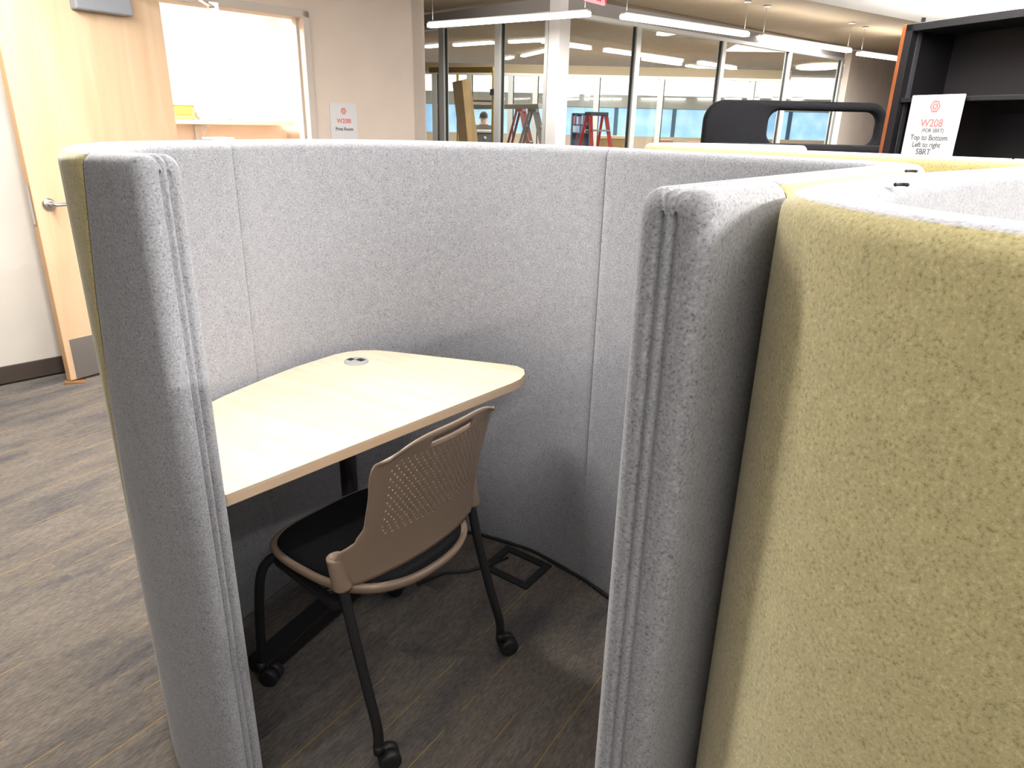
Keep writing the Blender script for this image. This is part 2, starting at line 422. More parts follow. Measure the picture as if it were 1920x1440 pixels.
hp = D_H + dd*(DL-.07) + dn*.023
lv = MB().lathe([(.033, 0), (.033, .006), (.027, .012), (.018, .014)], 24, Matrix((dd, Vector((0, 0, 1)), dn)).transposed(), (hp.x, hp.y, 1.0)).build('rose', M_STEEL, door)
a = Vector((hp.x, hp.y, 1.0)) + dn*.008
MB().tube([a, a+dn*.04, a+dn*.052-dd*.012, a+dn*.054-dd*.05, a+dn*.052-dd*.115], .0095, 12).build('lever', M_STEEL, door)
hb = hp - dn*.046
MB().lathe([(.033, 0), (.033, .006), (.02, .014)], 20, Matrix((-dd, Vector((0, 0, 1)), -dn)).transposed(), (hb.x, hb.y, 1.0)).build('rose', M_STEEL, door)
c = D_H + dd*(DL+.006)
MB().box((c.x, c.y, 1.0), (.002, .025, .2), rotz=dang).build('latch_plate', M_STEEL, door)
# closer
cc = D_H + dd*.36 + dn*.05
cl = MB().box((cc.x, cc.y, 2.02), (.31, .06, .105), rotz=dang).build('closer', mat('grey enamel', (.30, .32, .36), .5, .2), door, bevel=.008)
ap = cc - dd*.10 + Vector((0, 0, .06))
jp = W_H + wd*.34 + wn*.02
MB().bar((ap.x, ap.y, 2.088), ((W_H+wn*.25+wd*.16).x, (W_H+wn*.25+wd*.16).y, 2.088), .025, .008).bar(((W_H+wn*.25+wd*.16).x, (W_H+wn*.25+wd*.16).y, 2.085), (jp.x, jp.y, 2.085), .025, .008).build('closer_arm', M_STEEL, door)
MB().box((jp.x, jp.y, 2.09), (.06, .03, .045), rotz=ang).build('closer_bracket', M_STEEL, door)
for z in (.25, 1.05, 1.85):
    MB().tube([(D_H.x, D_H.y, z-.055), (D_H.x, D_H.y, z+.055)], .011, 10).build('hinge', M_STEEL, door)
# rubber wedge by the free edge
wp = D_F + dn*.01 + Vector((0, 0, 0))
wdg = empty('door_wedge', (wp.x, wp.y, 0), 'small brown door wedge under the corner of the open door', 'door wedge')
MB().add([(wp.x-.01, wp.y-.045, .0), (wp.x+.085, wp.y+.0, 0), (wp.x+.06, wp.y+.05, 0), (wp.x-.03, wp.y+.0, 0), (wp.x-.01, wp.y-.045, .014), (wp.x+.085, wp.y, .004), (wp.x+.06, wp.y+.05, .004), (wp.x-.03, wp.y, .014)],
         [(3, 2, 1, 0), (4, 5, 6, 7), (0, 1, 5, 4), (1, 2, 6, 5), (2, 3, 7, 6), (3, 0, 4, 7)]).build('wedge', mat('brown rubber', (.25, .12, .05), .6), wdg)

# print-room sign on the wall
def sign_board(name, label, cat, center, right, up, w, h, t, rows, ring, par_mat=M_WHITE):
    r = Vector(right).normalized(); upv = Vector(up).normalized(); n = r.cross(upv)
    root = empty(name, center - upv*(h/2), label, cat)
    MB().box(center - n*(t/2), (w, h, t), M=Matrix((r, upv, n)).transposed()).build('board', par_mat, root, bevel=min(.004, t*.45))
    rz, rr, rw = ring
    ctr = center + upv*rz + n*.0008
    for R_, seg in ((rr, 18), (rr*.55, 18)):
        vs = []; 
        for k in range(seg):
            a_ = 2*math.pi*k/seg; wob = 1+.08*math.cos(6*a_)
            for q in (R_*wob, (R_-rw)*wob):
                vs.append(ctr + r*(q*math.cos(a_)) + upv*(q*math.sin(a_)))
        fs = [(2*k, 2*((k+1) % seg), 2*((k+1) % seg)+1, 2*k+1) for k in range(seg)]
        MB().add(vs, [f[::-1] for f in fs]).build('emblem_ring', M_PINK, root)
    for body, size, dz, mt, dx in rows:
        text_mesh('lettering', body, size, mt, root, frame_matrix(center + upv*dz + n*.0008 + r*dx, r, upv))
    return root
# station on the wall where the sign hangs
def wall_pt(px, py, off=0):
    base = W_H + wn*off
    r = R3 @ Vector(((px-960)/F_PX, (py-720)/F_PX, 1.0))
    # solve camera + r*t on the wall plane
    t = (base - Vector((0, 0, CAM_H))).dot(wn)/r.dot(wn)
    return Vector((0, 0, CAM_H)) + r*t
sc_ = wall_pt(643, 236, .004); sl_ = wall_pt(617, 192, .004); sr_ = wall_pt(668, 195, .004)
sw = (Vector((sr_.x, sr_.y, 0))-Vector((sl_.x, sl_.y, 0))).length
st_ = (sl_.z+sr_.z)/2; shh = sw*1.25
sctr = Vector(((sl_.x+sr_.x)/2, (sl_.y+sr_.y)/2, st_-shh/2)) + wn*.002
sign_board('room_sign', 'white print room sign taped to the beige wall beside the doorway', 'sign', sctr, wd, (0, 0, 1), sw, shh, .004,
           [('W208I', sw*.19, shh*.5-sw*.53, M_PINK, 0), ('Print Room', sw*.14, shh*.5-sw*.77, M_GREYINK, 0)], (shh*.5-sw*.23, sw*.10, sw*.03))

# ------------------------------------------------------------------ study pods
class Path:
    def __init__(self, pts, step=.012, fillet=None):
        P = [Vector((x, y, 0)) for x, y in pts]
        dense = []
        ext = [P[0]*2-P[1]] + P + [P[-1]*2-P[-2]]
        for i in range(1, len(ext)-2):
            p0, p1, p2, p3 = ext[i-1:i+3]
            n = max(2, int((p2-p1).length/.006))
            # centripetal-like tangents limited by chord lengths
            d1 = (p1-p0).length; d2 = (p2-p1).length; d3 = (p3-p2).length
            m1 = ((p2-p1)/d2*d1 + (p1-p0)/d1*d2)/(d1+d2)*d2 if i > 1 else (p2-p1)
            m2 = ((p3-p2)/d3*d2 + (p2-p1)/d2*d3)/(d2+d3)*d2 if i < len(ext)-3 else (p2-p1)
            for k in range(n):
                t = k/n; t2, t3 = t*t, t*t*t
                dense.append(p1*(2*t3-3*t2+1) + m1*(t3-2*t2+t) + p2*(-2*t3+3*t2) + m2*(t3-t2))
        dense.append(P[-1])
        self.p = dense; self.s = [0]
        for a, b in zip(dense, dense[1:]): self.s.append(self.s[-1]+(b-a).length)
        self.L = self.s[-1]
    def at(self, s):
        s = max(0, min(self.L, s))
        import bisect
        i = min(len(self.s)-2, max(0, bisect.bisect_right(self.s, s)-1))
        t = (s-self.s[i])/max(1e-9, self.s[i+1]-self.s[i])
        return self.p[i].lerp(self.p[i+1], t)
    def frame(self, s):
        a, b = self.at(s-.012), self.at(s+.012)
        if s < .012: a = self.at(0); 
        t = (b-a).normalized()
        return self.at(s), t, Vector((t.y, -t.x, 0))
    def near(self, x, y):
        q = Vector((x, y, 0)); return min(range(len(self.p)), key=lambda i: (self.p[i]-q).length)
    def s_near(self, x, y): return self.s[self.near(x, y)]

H_POD, T_POD, R_TOP = 1.402, .088, .024
def section(flat=9):
    """cross-section rows: (kind, offset 0..T from inner face, z); symmetric list"""
    rows = []
    zs = [0.004, .2, .45, .7, .95, 1.15, 1.28, H_POD-.05]
    for z in zs: rows.append((0.0, z))
    nr = 6
    for k in range(nr+1):
        a = k/nr*math.pi/2
        rows.append((R_TOP*(1-math.cos(a)), H_POD-R_TOP+R_TOP*math.sin(a)))
    left = rows
    mid = [(R_TOP+(T_POD-2*R_TOP)*(k+1)/(flat+1), H_POD) for k in range(flat)]
    right = [(T_POD-o, z) for o, z in reversed(left)]
    return left, mid, right
def sweep(path, svals_of_row, rows, inset=None):
    """rows: list of (offset,z); svals_of_row(j) -> list of s. returns MB grid"""
    n = None; vs = []
    for j, (o, z) in enumerate(rows):
        S = svals_of_row(j, z)
        if n is None: n = len(S)
        for k, s in enumerate(S):
            p, t, nrm = path.frame(s)
            dd_ = inset(k, n) if inset else 0
            oo = o
            if dd_:                      # pull the surface slightly in at the piece's ends (joint groove)
                oo = o + dd_*(1-2*o/T_POD); zz = z - (dd_ if z > H_POD-R_TOP*.3 else 0)
            else: zz = z
            q = p + nrm*oo; vs.append((q.x, q.y, zz))
    fs = []
    for j in range(len(rows)-1):
        for k in range(n-1):
            a = j*n+k; fs.append((a, a+n, a+n+1, a+1))
    return MB().add(vs, fs, True)
def lin(a, b, n): return [a+(b-a)*k/(n-1) for k in range(n)]
def piece_s(a, b, step=.02):
    n = max(4, int((b-a)/step))
    core = lin(a+.004, b-.004, n)
    return [a, a+.0015] + core + [b-.0015, b]
def groove(k, n): return .0032 if k in (0, n-1) else (.0015 if k in (1, n-2) else 0)

def end_trim(path, s_end, sgn, parent, L0=.20, slant=.10):
    """felt wrap around a free wall end. sgn=+1: end at high s, -1: end at low s"""
    left, mid, right = section(13)
    rows = left+mid+right; nl, nm = len(left), len(mid); r_e = .022
    xs = [r_e*(1-math.cos(a)) for a in lin(0, math.pi/2, 7)]          # distance from the end, 0..r_e
    far = 14
    ncol = len(xs)+far
    def gv(w):                                                         # double seam across the wall thickness
        g = 0
        for c0 in (.36, .54): g += math.exp(-((w-c0)/.035)**2)
        return g*.0062
    vs = []
    for j, (o, z) in enumerate(rows):
        outer = j >= nl+nm
        Ls = L0 + (slant*(H_POD-z)/H_POD*2.2 if outer else 0)
        cols = xs + [r_e+(Ls-r_e)*((k+1)/far) for k in range(far)]
        for k, x in enumerate(cols):
            s = s_end - sgn*x
            p, t, nrm = path.frame(s)
            if x < r_e:
                q = r_e - math.sqrt(max(0, r_e*r_e-(r_e-x)**2))
                sc = (T_POD/2-q)/(T_POD/2)
                oo = T_POD/2 + (o-T_POD/2)*sc
                wz = max(0, min(1, (z-(H_POD-.06))/.06)); zz = z - q*wz
            else: oo, zz = o, z
            if nl <= j < nl+nm: zz -= gv(o/T_POD)*(1 if x < .15 else max(0, 1-(x-.15)/.05))
            if k == ncol-1: oo += .004*(1-2*o/T_POD)
            qv = p + nrm*oo; vs.append((qv.x, qv.y, zz))
    fs = []
    for j in range(len(rows)-1):
        for k in range(ncol-1):
            a = j*ncol+k; f = (a, a+1, a+ncol+1, a+ncol)
            fs.append(f if sgn > 0 else f[::-1])
    mb = MB().add(vs, fs, True)
    # end face with the two seams
    p, t, nrm = path.frame(s_end)
    base = len(mb.v); nc = nm+2; cap = []
    for j in range(nl):
        a = Vector(vs[j*ncol]); b = Vector(vs[(len(rows)-1-j)*ncol])
        for k in range(nc):
            w = k/(nc-1)
            q = a.lerp(b, w)
            if 0 < k < nc-1: q = q - t*sgn*gv((r_e+(T_POD-2*r_e)*w)/T_POD)
            if j == nl-1 and 0 < k < nc-1: q = Vector(vs[(nl+k-1)*ncol])
            cap.append(q)
    fs = []
    for j in range(nl-1):
        for k in range(nc-1):
            a = j*nc+k; f = (a, a+1, a+nc+1, a+nc); fs.append(f if sgn > 0 else f[::-1])
    mb.add(cap, fs, True)
    return mb.build('end_trim', M_GREY, parent)

def make_pod(name, label, pts, joints, trim_low=True, trim_high=True, base_pt=None, slant_low=.10, slant_high=.10, L_high=.20):
    path = Path(pts)
    b0 = base_pt or path.at(path.L/2)
    root = empty(name, (b0.x, b0.y, 0), label, 'study pod', 'felt covered study pods')
    left, mid, right = section(5)
    L0 = .20
    a = L0 if trim_low else 0; b = path.L-(L_high if trim_high else 0)
    cuts = [a] + [path.s_near(*j) for j in joints] + [b]
    rows_in = left + mid + right[:3]
    for s0, s1 in zip(cuts, cuts[1:]):
        S = piece_s(s0, s1)
        sweep(path, lambda j, z: S, rows_in, groove).build('inner_panel', M_GREY, root)
    rows_out = right[2:]
    def S_out(j, z):
        k = (H_POD-z)/H_POD*2.2
        s0 = (L0+slant_low*k if trim_low else a); s1 = path.L-(L_high+slant_high*k) if trim_high else b
        return piece_s2(s0, s1, npc)
    npc = int((b-a)/.02)
    sweep(path, S_out, rows_out, groove).build('outer_panel', M_GREEN, root)
    if trim_low: end_trim(path, 0, -1, root, L0, slant_low)
    if trim_high: end_trim(path, path.L, 1, root, L_high, slant_high)
    return root, path
def piece_s2(a, b, n):
    core = lin(a+.004, b-.004, n); return [a, a+.0015] + core + [b-.0015, b]

def seg(p, q, n): return [(p[0]+(q[0]-p[0])*k/n, p[1]+(q[1]-p[1])*k/n) for k in range(n+1)]
POD_A = (seg((.1245, .757), (.690, 1.418), 5) + [(.716, 1.462), (.712, 1.500), (.690, 1.53)] + seg((.655, 1.57), (.246, 2.03), 3)
         + [(.150, 2.128), (.045, 2.205), (-.08, 2.268), (-.205, 2.300), (-.335, 2.300), (-.455, 2.268), (-.555, 2.212), (-.635, 2.135), (-.695, 2.035), (-.745, 1.92),
            (-.812, 1.775), (-.848, 1.66), (-.840, 1.56), (-.798, 1.44), (-.742, 1.345), (-.685, 1.272), (-.622, 1.228), (-.542, 1.190)])
pod, pathA = make_pod('study_pod', 'grey lined study pod with open front around the maple desk', POD_A, [(.246, 2.03), (-.745, 1.92)], base_pt=Vector((-.2, 1.6, 0)), slant_low=.16, slant_high=.10, L_high=.125)
POD_B = [(1.62, 1.86), (1.35, 1.66), (1.1, 1.455), (.872, 1.256), (.649, 1.06), (.50, .905), (.405, .795), (.360, .725), (.348, .665), (.355, .60), (.380, .535), (.425, .46), (.495, .38), (.60, .295), (.78, .21), (1.05, .14)]
podB, pathB = make_pod('study_pod', 'olive yellow outside of the nearest study pod filling the right side', POD_B, [(1.1, 1.455)], trim_low=False, base_pt=Vector((1.0, .8, 0)))
POD_C = [(1.12, 2.86), (.95, 2.93), (.78, 2.93), (.64, 2.86), (.56, 2.74), (.56, 2.60), (.63, 2.48), (.80, 2.33), (1.05, 2.13), (1.30, 1.93), (1.6, 1.72), (2.0, 1.5), (2.5, 1.3)]
podC, pathC = make_pod('study_pod', 'study pod behind the desk pod, only its pale rim showing', POD_C, [(1.30, 1.93)], trim_high=False, base_pt=Vector((1.3, 2.4, 0)))
# small dark connector clips on the rims
def clip(px, py, label, rotz):
    p = atz(px, py, H_POD)
    o = empty('panel_clip', (p.x, p.y, H_POD-.002), label, 'clip', 'rim connector clips')
    mb = MB()
    pts = [(-.009, 0), (-.003, .006), (.007, .006), (.010, 0), (.004, -.004)]
    ca, sa = math.cos(rotz), math.sin(rotz)
    mb.tube([(p.x+a*ca-b*sa, p.y+a*sa+b*ca, H_POD+.001) for a, b in pts], .0022, 6)
    mb.build('clip_loop', M_BLACKP, o)
clip(1708, 322, 'small dark clip on the rim corner of the desk pod', math.radians(10))
clip(1690, 348, 'small dark clip on the rim of the nearest pod', math.radians(20))

wcp = pathA.frame(pathA.s_near(-.745, 1.92)); wcq = wcp[0]+wcp[2]*.045
wc = empty('rim_cap', (wcq.x, wcq.y, H_POD), 'small white plastic cap bridging the left seam on the pod rim', 'cap')
MB().box((wcq.x, wcq.y, H_POD+.003), (.075, .04, .008), rotz=math.atan2(wcp[1].y, wcp[1].x)).build('cap_plate', M_WHITE, wc, bevel=.002)

# ------------------------------------------------------------------ desk
DZ, DT = .745, .028
desk_poly = [(-.572, 1.238), (.000, 1.925), (.025, 1.962), (.038, 2.005), (.036, 2.048), (.015, 2.078), (-.02, 2.092), (-.40, 2.197), (-.455, 2.208), (-.505, 2.203), (-.545, 2.183), (-.58, 2.150),
             (-.668, 2.02), (-.72, 1.92), (-.785, 1.775), (-.825, 1.66), (-.82, 1.56), (-.79, 1.475), (-.725, 1.375), (-.675, 1.312), (-.63, 1.278)]
desk = empty('desk', (-.4, 1.75, 0), 'pale maple corner desk built into the grey study pod', 'desk')
top = MB().prism(desk_poly, DZ-.004, DZ).build('desk_top', M_DESK, desk)
MB().prism(desk_poly, DZ-DT, DZ-.0045).build('edge_band', M_DESKEDGE, desk, bevel=.002)
g = atz(668, 678, DZ)
pg = MB().lathe([(.038, 0), (.038, .003), (.034, .0042)], 28, None, (g.x, g.y, DZ)).build('power_port', mat('silver plastic', (.50, .50, .51), .4, .3), desk)
fx = Vector((.55, .835, 0)); fy = Vector((-.835, .55, 0))
for dx, dy, sx, sy in ((.012, -.008, .020, .024), (-.004, .02, .018, .018)):
    q = Vector((g.x, g.y, DZ+.0046)) + fx*dx + fy*dy
    MB().box(q, (sx, sy, .0016), rotz=math.atan2(fx.y, fx.x)).build('socket', M_BLACKP, pg)
for (x, y) in ((-.50, 1.93), (-.765, 1.58)):
    MB().tube([(x, y, .0), (x, y, DZ-DT)], .026, 14).build('leg', M_BLACK, desk)
MB().bar((-.68, 1.52, .045), (-.44, 2.02, .045), .07, .05).build('foot', M_BLACK, desk, bevel=.006)
MB().bar((-.66, 1.56, DZ-DT-.03), (-.18, 2.05, DZ-DT-.03), .04, .05).build('cross_rail', M_BLACK, desk)

# floor power box frame and cord
fb = empty('floor_box', (.04, 2.05, 0), 'black square floor outlet frame set in the carpet by the pod wall', 'floor outlet')
e1 = Vector((.55, .835, 0)); e2 = Vector((-.80, .60, 0))
c0 = Vector((.065, 1.945, 0))           # nearest corner
def quad_bar(a, b, w, inward):
    a, b = Vector(a), Vector(b); i = Vector(inward)*w
    vs = [a, b, b+i, a+i]; return MB().add([(p.x, p.y, .001) for p in vs]+[(p.x, p.y, .006) for p in vs], [(3, 2, 1, 0), (4, 5, 6, 7), (0, 1, 5, 4), (1, 2, 6, 5), (2, 3, 7, 6), (3, 0, 4, 7)])
A, Bq, Cq, Dq = c0, c0+e1*.165, c0+e1*.165+e2*.20, c0+e2*.20
for a, b, iw in ((A, Bq, e2), (Bq+e2*.0285, Cq-e2*.0285, -e1), (Cq, Dq, -e2), (Dq-e2*.0285, A+e2*.0285, e1)):
    quad_bar(a, b, .028, iw).build('frame_side', M_BLACKP, fb)
# cord along the foot of the wall
cord = [(-.30, 1.95, .012), (-.22, 2.02, .008), (-.14, 2.035, .006), (-.07, 2.07, .008), (.0, 2.115, .012)]
cr = MB().tube([Vector(p) for p in cord], .005, 8).build('power_cord', M_BLACKP); tag(cr, 'black power cord looping out from the floor outlet under the chair', 'cord')
s_a, s_b = pathA.s_near(-.28, 2.30), pathA.s_near(.55, 1.69)
pts = []
for k in range(40):
    s = s_b+(s_a-s_b)*k/39
    p, t, nrm = pathA.frame(s); q = p - nrm*(.012+.004*math.sin(k*.7)); pts.append((q.x, q.y, .007))
cr2 = MB().tube(pts, .0055, 8).build('power_cord', M_BLACKP); tag(cr2, 'black power cord running along the base of the grey pod wall', 'cord')

# ------------------------------------------------------------------ chair
CH_F = Vector((-.818, .575, 0))
CH_O = Vector((-.333, 1.572, 0))
chair = empty('nesting_chair', CH_O, 'tan plastic nesting chair with perforated back pushed under the maple desk', 'chair', rotz=math.atan2(CH_F.y, CH_F.x)-math.pi/2)
def bez(pts, n=10):
    P = [Vector(p) for p in pts]; out = []
    ext = [P[0]*2-P[1]]+P+[P[-1]*2-P[-2]]
    for i in range(1, len(ext)-2):
        for k in range(n):
            t = k/n; p0, p1, p2, p3 = ext[i-1:i+3]
            out.append(.5*((2*p1)+(p2-p0)*t+(2*p0-5*p1+4*p2-p3)*t*t+(3*p1-p0-3*p2+p3)*t**3))
    return out+[P[-1]]
LR = .0125
for s in (-1, 1):
    MB().tube(bez([(s*.243, -.215, .062), (s*.241, -.212, .12), (s*.236, -.180, .22), (s*.232, -.135, .38), (s*.232, -.103, .53)]), LR, 12).build('leg', M_BLACK, chair, local=True)
    MB().tube(bez([(s*.236, .235, .062), (s*.236, .235, .12), (s*.232, .222, .28), (s*.222, .205, .375), (s*.195, .175, .415), (s*.16, .14, .418)]), LR, 12).build('leg', M_BLACK, chair, local=True)
    MB().bar((s*.232, -.09, .405), (s*.20, .17, .405), .018, .018).build('side_rail', M_BLACK, chair, local=True)
MB().tube([(-.21, -.02, .395), (.21, -.02, .395)], .011, 10).build('cross_bar', M_BLACK, chair, local=True)
for (sx, sy) in ((-1, -1), (1, -1), (-1, 1), (1, 1)):
    x, y = sx*.243, (-.215 if sy < 0 else .235)
    hub = MB().tube([(x, y, .075), (x, y, .05)], .013, 12).build('caster', M_BLACKP, chair, local=True)
    for q in (-.014, .014):
        ax = Vector((.55, .83, 0)) if sy < 0 else Vector((.9, .4, 0))
        ax.normalize(); T = Matrix((ax.orthogonal().normalized(), ax.cross(ax.orthogonal().normalized()), ax)).transposed()
        cx = Vector((x, y, .027)) + Vector((.02, -.012, 0)) + ax*q
        MB().lathe([(.012, -.011), (.0235, -.011), (.027, -.007), (.027, .007), (.0235, .011), (.012, .011)], 20, T, cx).build('wheel', M_BLACKP, hub, local=True)
# seat pan and cushion: rounded outline
def seat_outline(grow=0, n=64):
    pts = []
    for k in range(n):
        a = 2*math.pi*k/n; ca, sa = math.cos(a), math.sin(a)
        e = 3.2 if sa > 0 else 2.35
        r = (abs(ca)**e+abs(sa)**e)**(-1/e)
        pts.append(((.226+grow)*r*ca, .025+(.228+grow)*r*sa))
    return pts
def seat_z(x, y):                        # dished seat, waterfall front
    t = (y-.025)/.228
    return .432 + .012*(x/.22)**2 - .012*max(0, t-.3)**2*2 + (.010*max(0, -t-.4)**2*3)
def ring_stack(levels):
    vs = []; n = 64
    for grow, dz in levels:
        for x, y in seat_outline(grow, n): vs.append((x, y, seat_z(x, y)+dz))
    fs = []
    for j in range(len(levels)-1):
        for k in range(n):
            a = j*n+k; b = j*n+(k+1) % n; fs.append((a, b, b+n, a+n))
    fs += [tuple(range(n-1, -1, -1)), tuple(range((len(levels)-1)*n, len(levels)*n))]
    return MB().add(vs, fs, True)
ring_stack([(-.05, -.028), (-.012, -.024), (.002, -.012), (.006, .0), (.003, .006), (-.010, .007), (-.012, .0), (-.05, .0)]).build('seat_pan', M_TAN, chair, local=True)
ring_stack([(-.012, -.004), (-.011, .006), (-.016, .013), (-.03, .018), (-.08, .021), (-.15, .021)]).build('seat_cushion', M_CUSHION, chair, local=True)
# backrest: curved perforated shell
def back_pt(a, v):
    """a in [-1,1] across, v in [0,1] from lower edge to the top rim"""
    z = .466 + v*.373
    if v < .30: hw = .262 - .0*v
    else: hw = .262
    # outline half width over height
    ks = [(0, .250), (.17, .252), (.25, .243), (.33, .213), (.43, .200), (.60, .200), (.80, .205), (.92, .200), (1, .180)]
    for (v0, w0_), (v1, w1_) in zip(ks, ks[1:]):
        if v0 <= v <= v1:
            t = (v-v0)/(v1-v0); t = t*t*(3-2*t); hw = w0_+(w1_-w0_)*t; break
    x = a*hw
    lo = -.02*(1-abs(a)**2.2)*(1-min(1, v/.45))            # lower edge arcs up in the middle
    ro = -.075*(abs(a)**3.5)*max(0, (v-.86)/.14)**1.3*.55    # rounded top corners
    zz = z + (.012*(1-abs(a)**2)*(1-min(1, v/.5))) + ro
    y = -.115 - .060*(1-(x/.25)**2) - .085*v**1.4 + .02*max(0, (abs(x)-.2)/.06)
    return Vector((x, y, zz))
def make_back():
    NU, NV = 50, 34
    vs = {}; V = []; Fc = []
    def vid(i, j):
        if (i, j) not in vs:
            vs[(i, j)] = len(V); V.append(back_pt(-1+2*i/NU, j/NV))
        return vs[(i, j)]
    for i in range(NU):
        for j in range(NV):
            q = [vid(i, j), vid(i+1, j), vid(i+1, j+1), vid(i, j+1)]
            a = -1+2*(i+.5)/NU; v = (j+.5)/NV
            slot = .905 < v < .955 and abs(a) < .34
            if slot: continue
            hole = (.33 < v < .87 and abs(a) < .80 and ((i+j) % 2 == 0) and abs(a) < .62+.35*math.sin(math.pi*min(1, (v-.25)/.7)) )
            if not hole: Fc.append(tuple(q)); continue
            c = back_pt(a, v); base = len(V)
            for k in range(8):
                an = math.pi*2*k/8 - math.pi*.75
                V.append(back_pt(a+.33*math.cos(an)*2/NU, v+.33*math.sin(an)/NV))
            e = q
            for s in range(4):
                k0 = base+2*s; k1 = base+2*s+1; k2 = base+(2*s+2) % 8
                Fc.append((e[s], k1, k0)); Fc.append((e[s], e[(s+1) % 4], k1)); Fc.append((e[(s+1) % 4], k2, k1))
    mb = MB().add(V, Fc, True)
    o = mb.build('backrest', M_TAN, chair, local=True)
    md = o.modifiers.new('thick', 'SOLIDIFY'); md.thickness = .006; md.offset = 0
    return o
back = make_back()
for s in (-1, 1):                        # sleeves that slip over the rear legs
    mb = MB()
    n = 18
    vs = []
    for z, r in ((.470, .019), (.476, .021), (.540, .0205), (.545, .0205), (.547, .0185), (.547, .0135), (.51, .0135)):
        for k in range(n):
            a = 2*math.pi*k/n
            f = (z-.38)/.165; yy = -.135+.035*f
            vs.append((s*.234+r*1.15*math.cos(a), yy-.002+r*math.sin(a), z+.0*a))
    fs = []
    for j in range(6):
        for k in range(n):
            a = j*n+k; b = j*n+(k+1) % n; fs.append((a, b, b+n, a+n))
    fs.append(tuple(range(n-1, -1, -1)))
    mb.add(vs, fs, True).build('sleeve', M_TAN, back, local=True)
    MB().lathe([(.0138, 0), (.0138, .004), (.008, .005)], 16, None, (s*.234, -.104, .525)).build('leg_plug', M_BLACKP, back, local=True)

# ------------------------------------------------------------------ bookcase and sign (right)
BK_L = at(1708, 45, 4.6); BK_R = None
fdir = (atz(1920, 15, BK_L.z)-atz(1708, 45, BK_L.z)); fdir.z = 0; fdir.normalize()       # along the front, nearer to the right
bkn = Vector((fdir.y, -fdir.x, 0))
if bkn.dot(Vector((0, 0, 0))-Vector((BK_L.x, BK_L.y, 0))) < 0: bkn = -bkn               # towards the camera
BO = Vector((BK_L.x, BK_L.y, 0)); BH = BK_L.z; BD = .36; BW = 1.9
bang = math.atan2(fdir.y, fdir.x)
bc = empty('bookcase', BO, 'tall black empty bookcase with a cherry wood end panel', 'bookcase')
def bkbox(a, b, d0, d1, z0, z1, name, mt, bev=.002):
    c = BO + fdir*((a+b)/2) - bkn*((d0+d1)/2)
    return MB().box((c.x, c.y, (z0+z1)/2), (b-a, d1-d0, z1-z0), rotz=bang).build(name, mt, bc, bevel=bev)
bkbox(-.055, -.028, .0, BD+.01, 0, BH, 'end_panel', M_CHERRY)
bkbox(-.028, .022, .0, BD, 0, BH, 'side_panel', M_BOOKBLACK)
bkbox(.90, .95, .0, BD, 0, BH-.03, 'side_panel', M_BOOKBLACK)
bkbox(.022, BW, BD-.02, BD, 0, BH-.03, 'back_panel', mat('black back board', (.018, .016, .018), .6, spec=.25))
bkbox(-.028, BW, .0, BD, BH-.04, BH, 'top_panel', M_BOOKBLACK)
shz = at(1722, 184, (BO+fdir*.05).y).z
for z in (shz, shz-.40, shz-.8, .1):
    bkbox(.022, .90, .015, BD-.02, z-.025, z, 'shelf', M_BOOKBLACK)
    bkbox(.95, BW, .015, BD-.02, z-.025, z, 'shelf', M_BOOKBLACK)
# narrow metal standard inside the left side
c = BO + fdir*.026 - bkn*.06
MB().box((c.x, c.y, BH/2+.6), (.006, .03, BH*.45), rotz=bang).build('shelf_standard', mat('dull grey strip', (.10, .10, .11), .4, .6), bc)
# sign: hung on the bookcase front
sL, sR, sB = at(1708, 181, BO.y-.1), at(1806, 181, BO.y-.1), at(1684, 299, BO.y-.1)
swid = .345; shgt = sL.z-sB.z
rdir = fdir
q_ = BO + bkn*.0135
r_ = R3 @ Vector(((1745-960)/F_PX, (240-720)/F_PX, 1.0)); t_ = (q_-Vector((0, 0, CAM_H))).dot(bkn)/r_.dot(bkn)
sc2 = Vector((0, 0, CAM_H)) + r_*t_
h_ = shgt/2
sign_board('shelf_sign', 'white sign board with handwritten notes hung on the black bookcase', 'sign', sc2, rdir, (0, 0, 1), swid, shgt, .012,
           [('W208', swid*.17, h_-shgt*.43, M_PINK, 0), ('(FOR SBRT)', swid*.085, h_-shgt*.54, M_GREYINK, swid*.05), ('Top to Bottom', swid*.118, h_-shgt*.65, M_GREYINK, 0),
            ('Left to right', swid*.115, h_-shgt*.76, M_GREYINK, -swid*.02), ('SBRT', swid*.13, h_-shgt*.87, M_GREYINK, -swid*.05)], (h_-shgt*.175, swid*.095, swid*.028), M_WHITE)

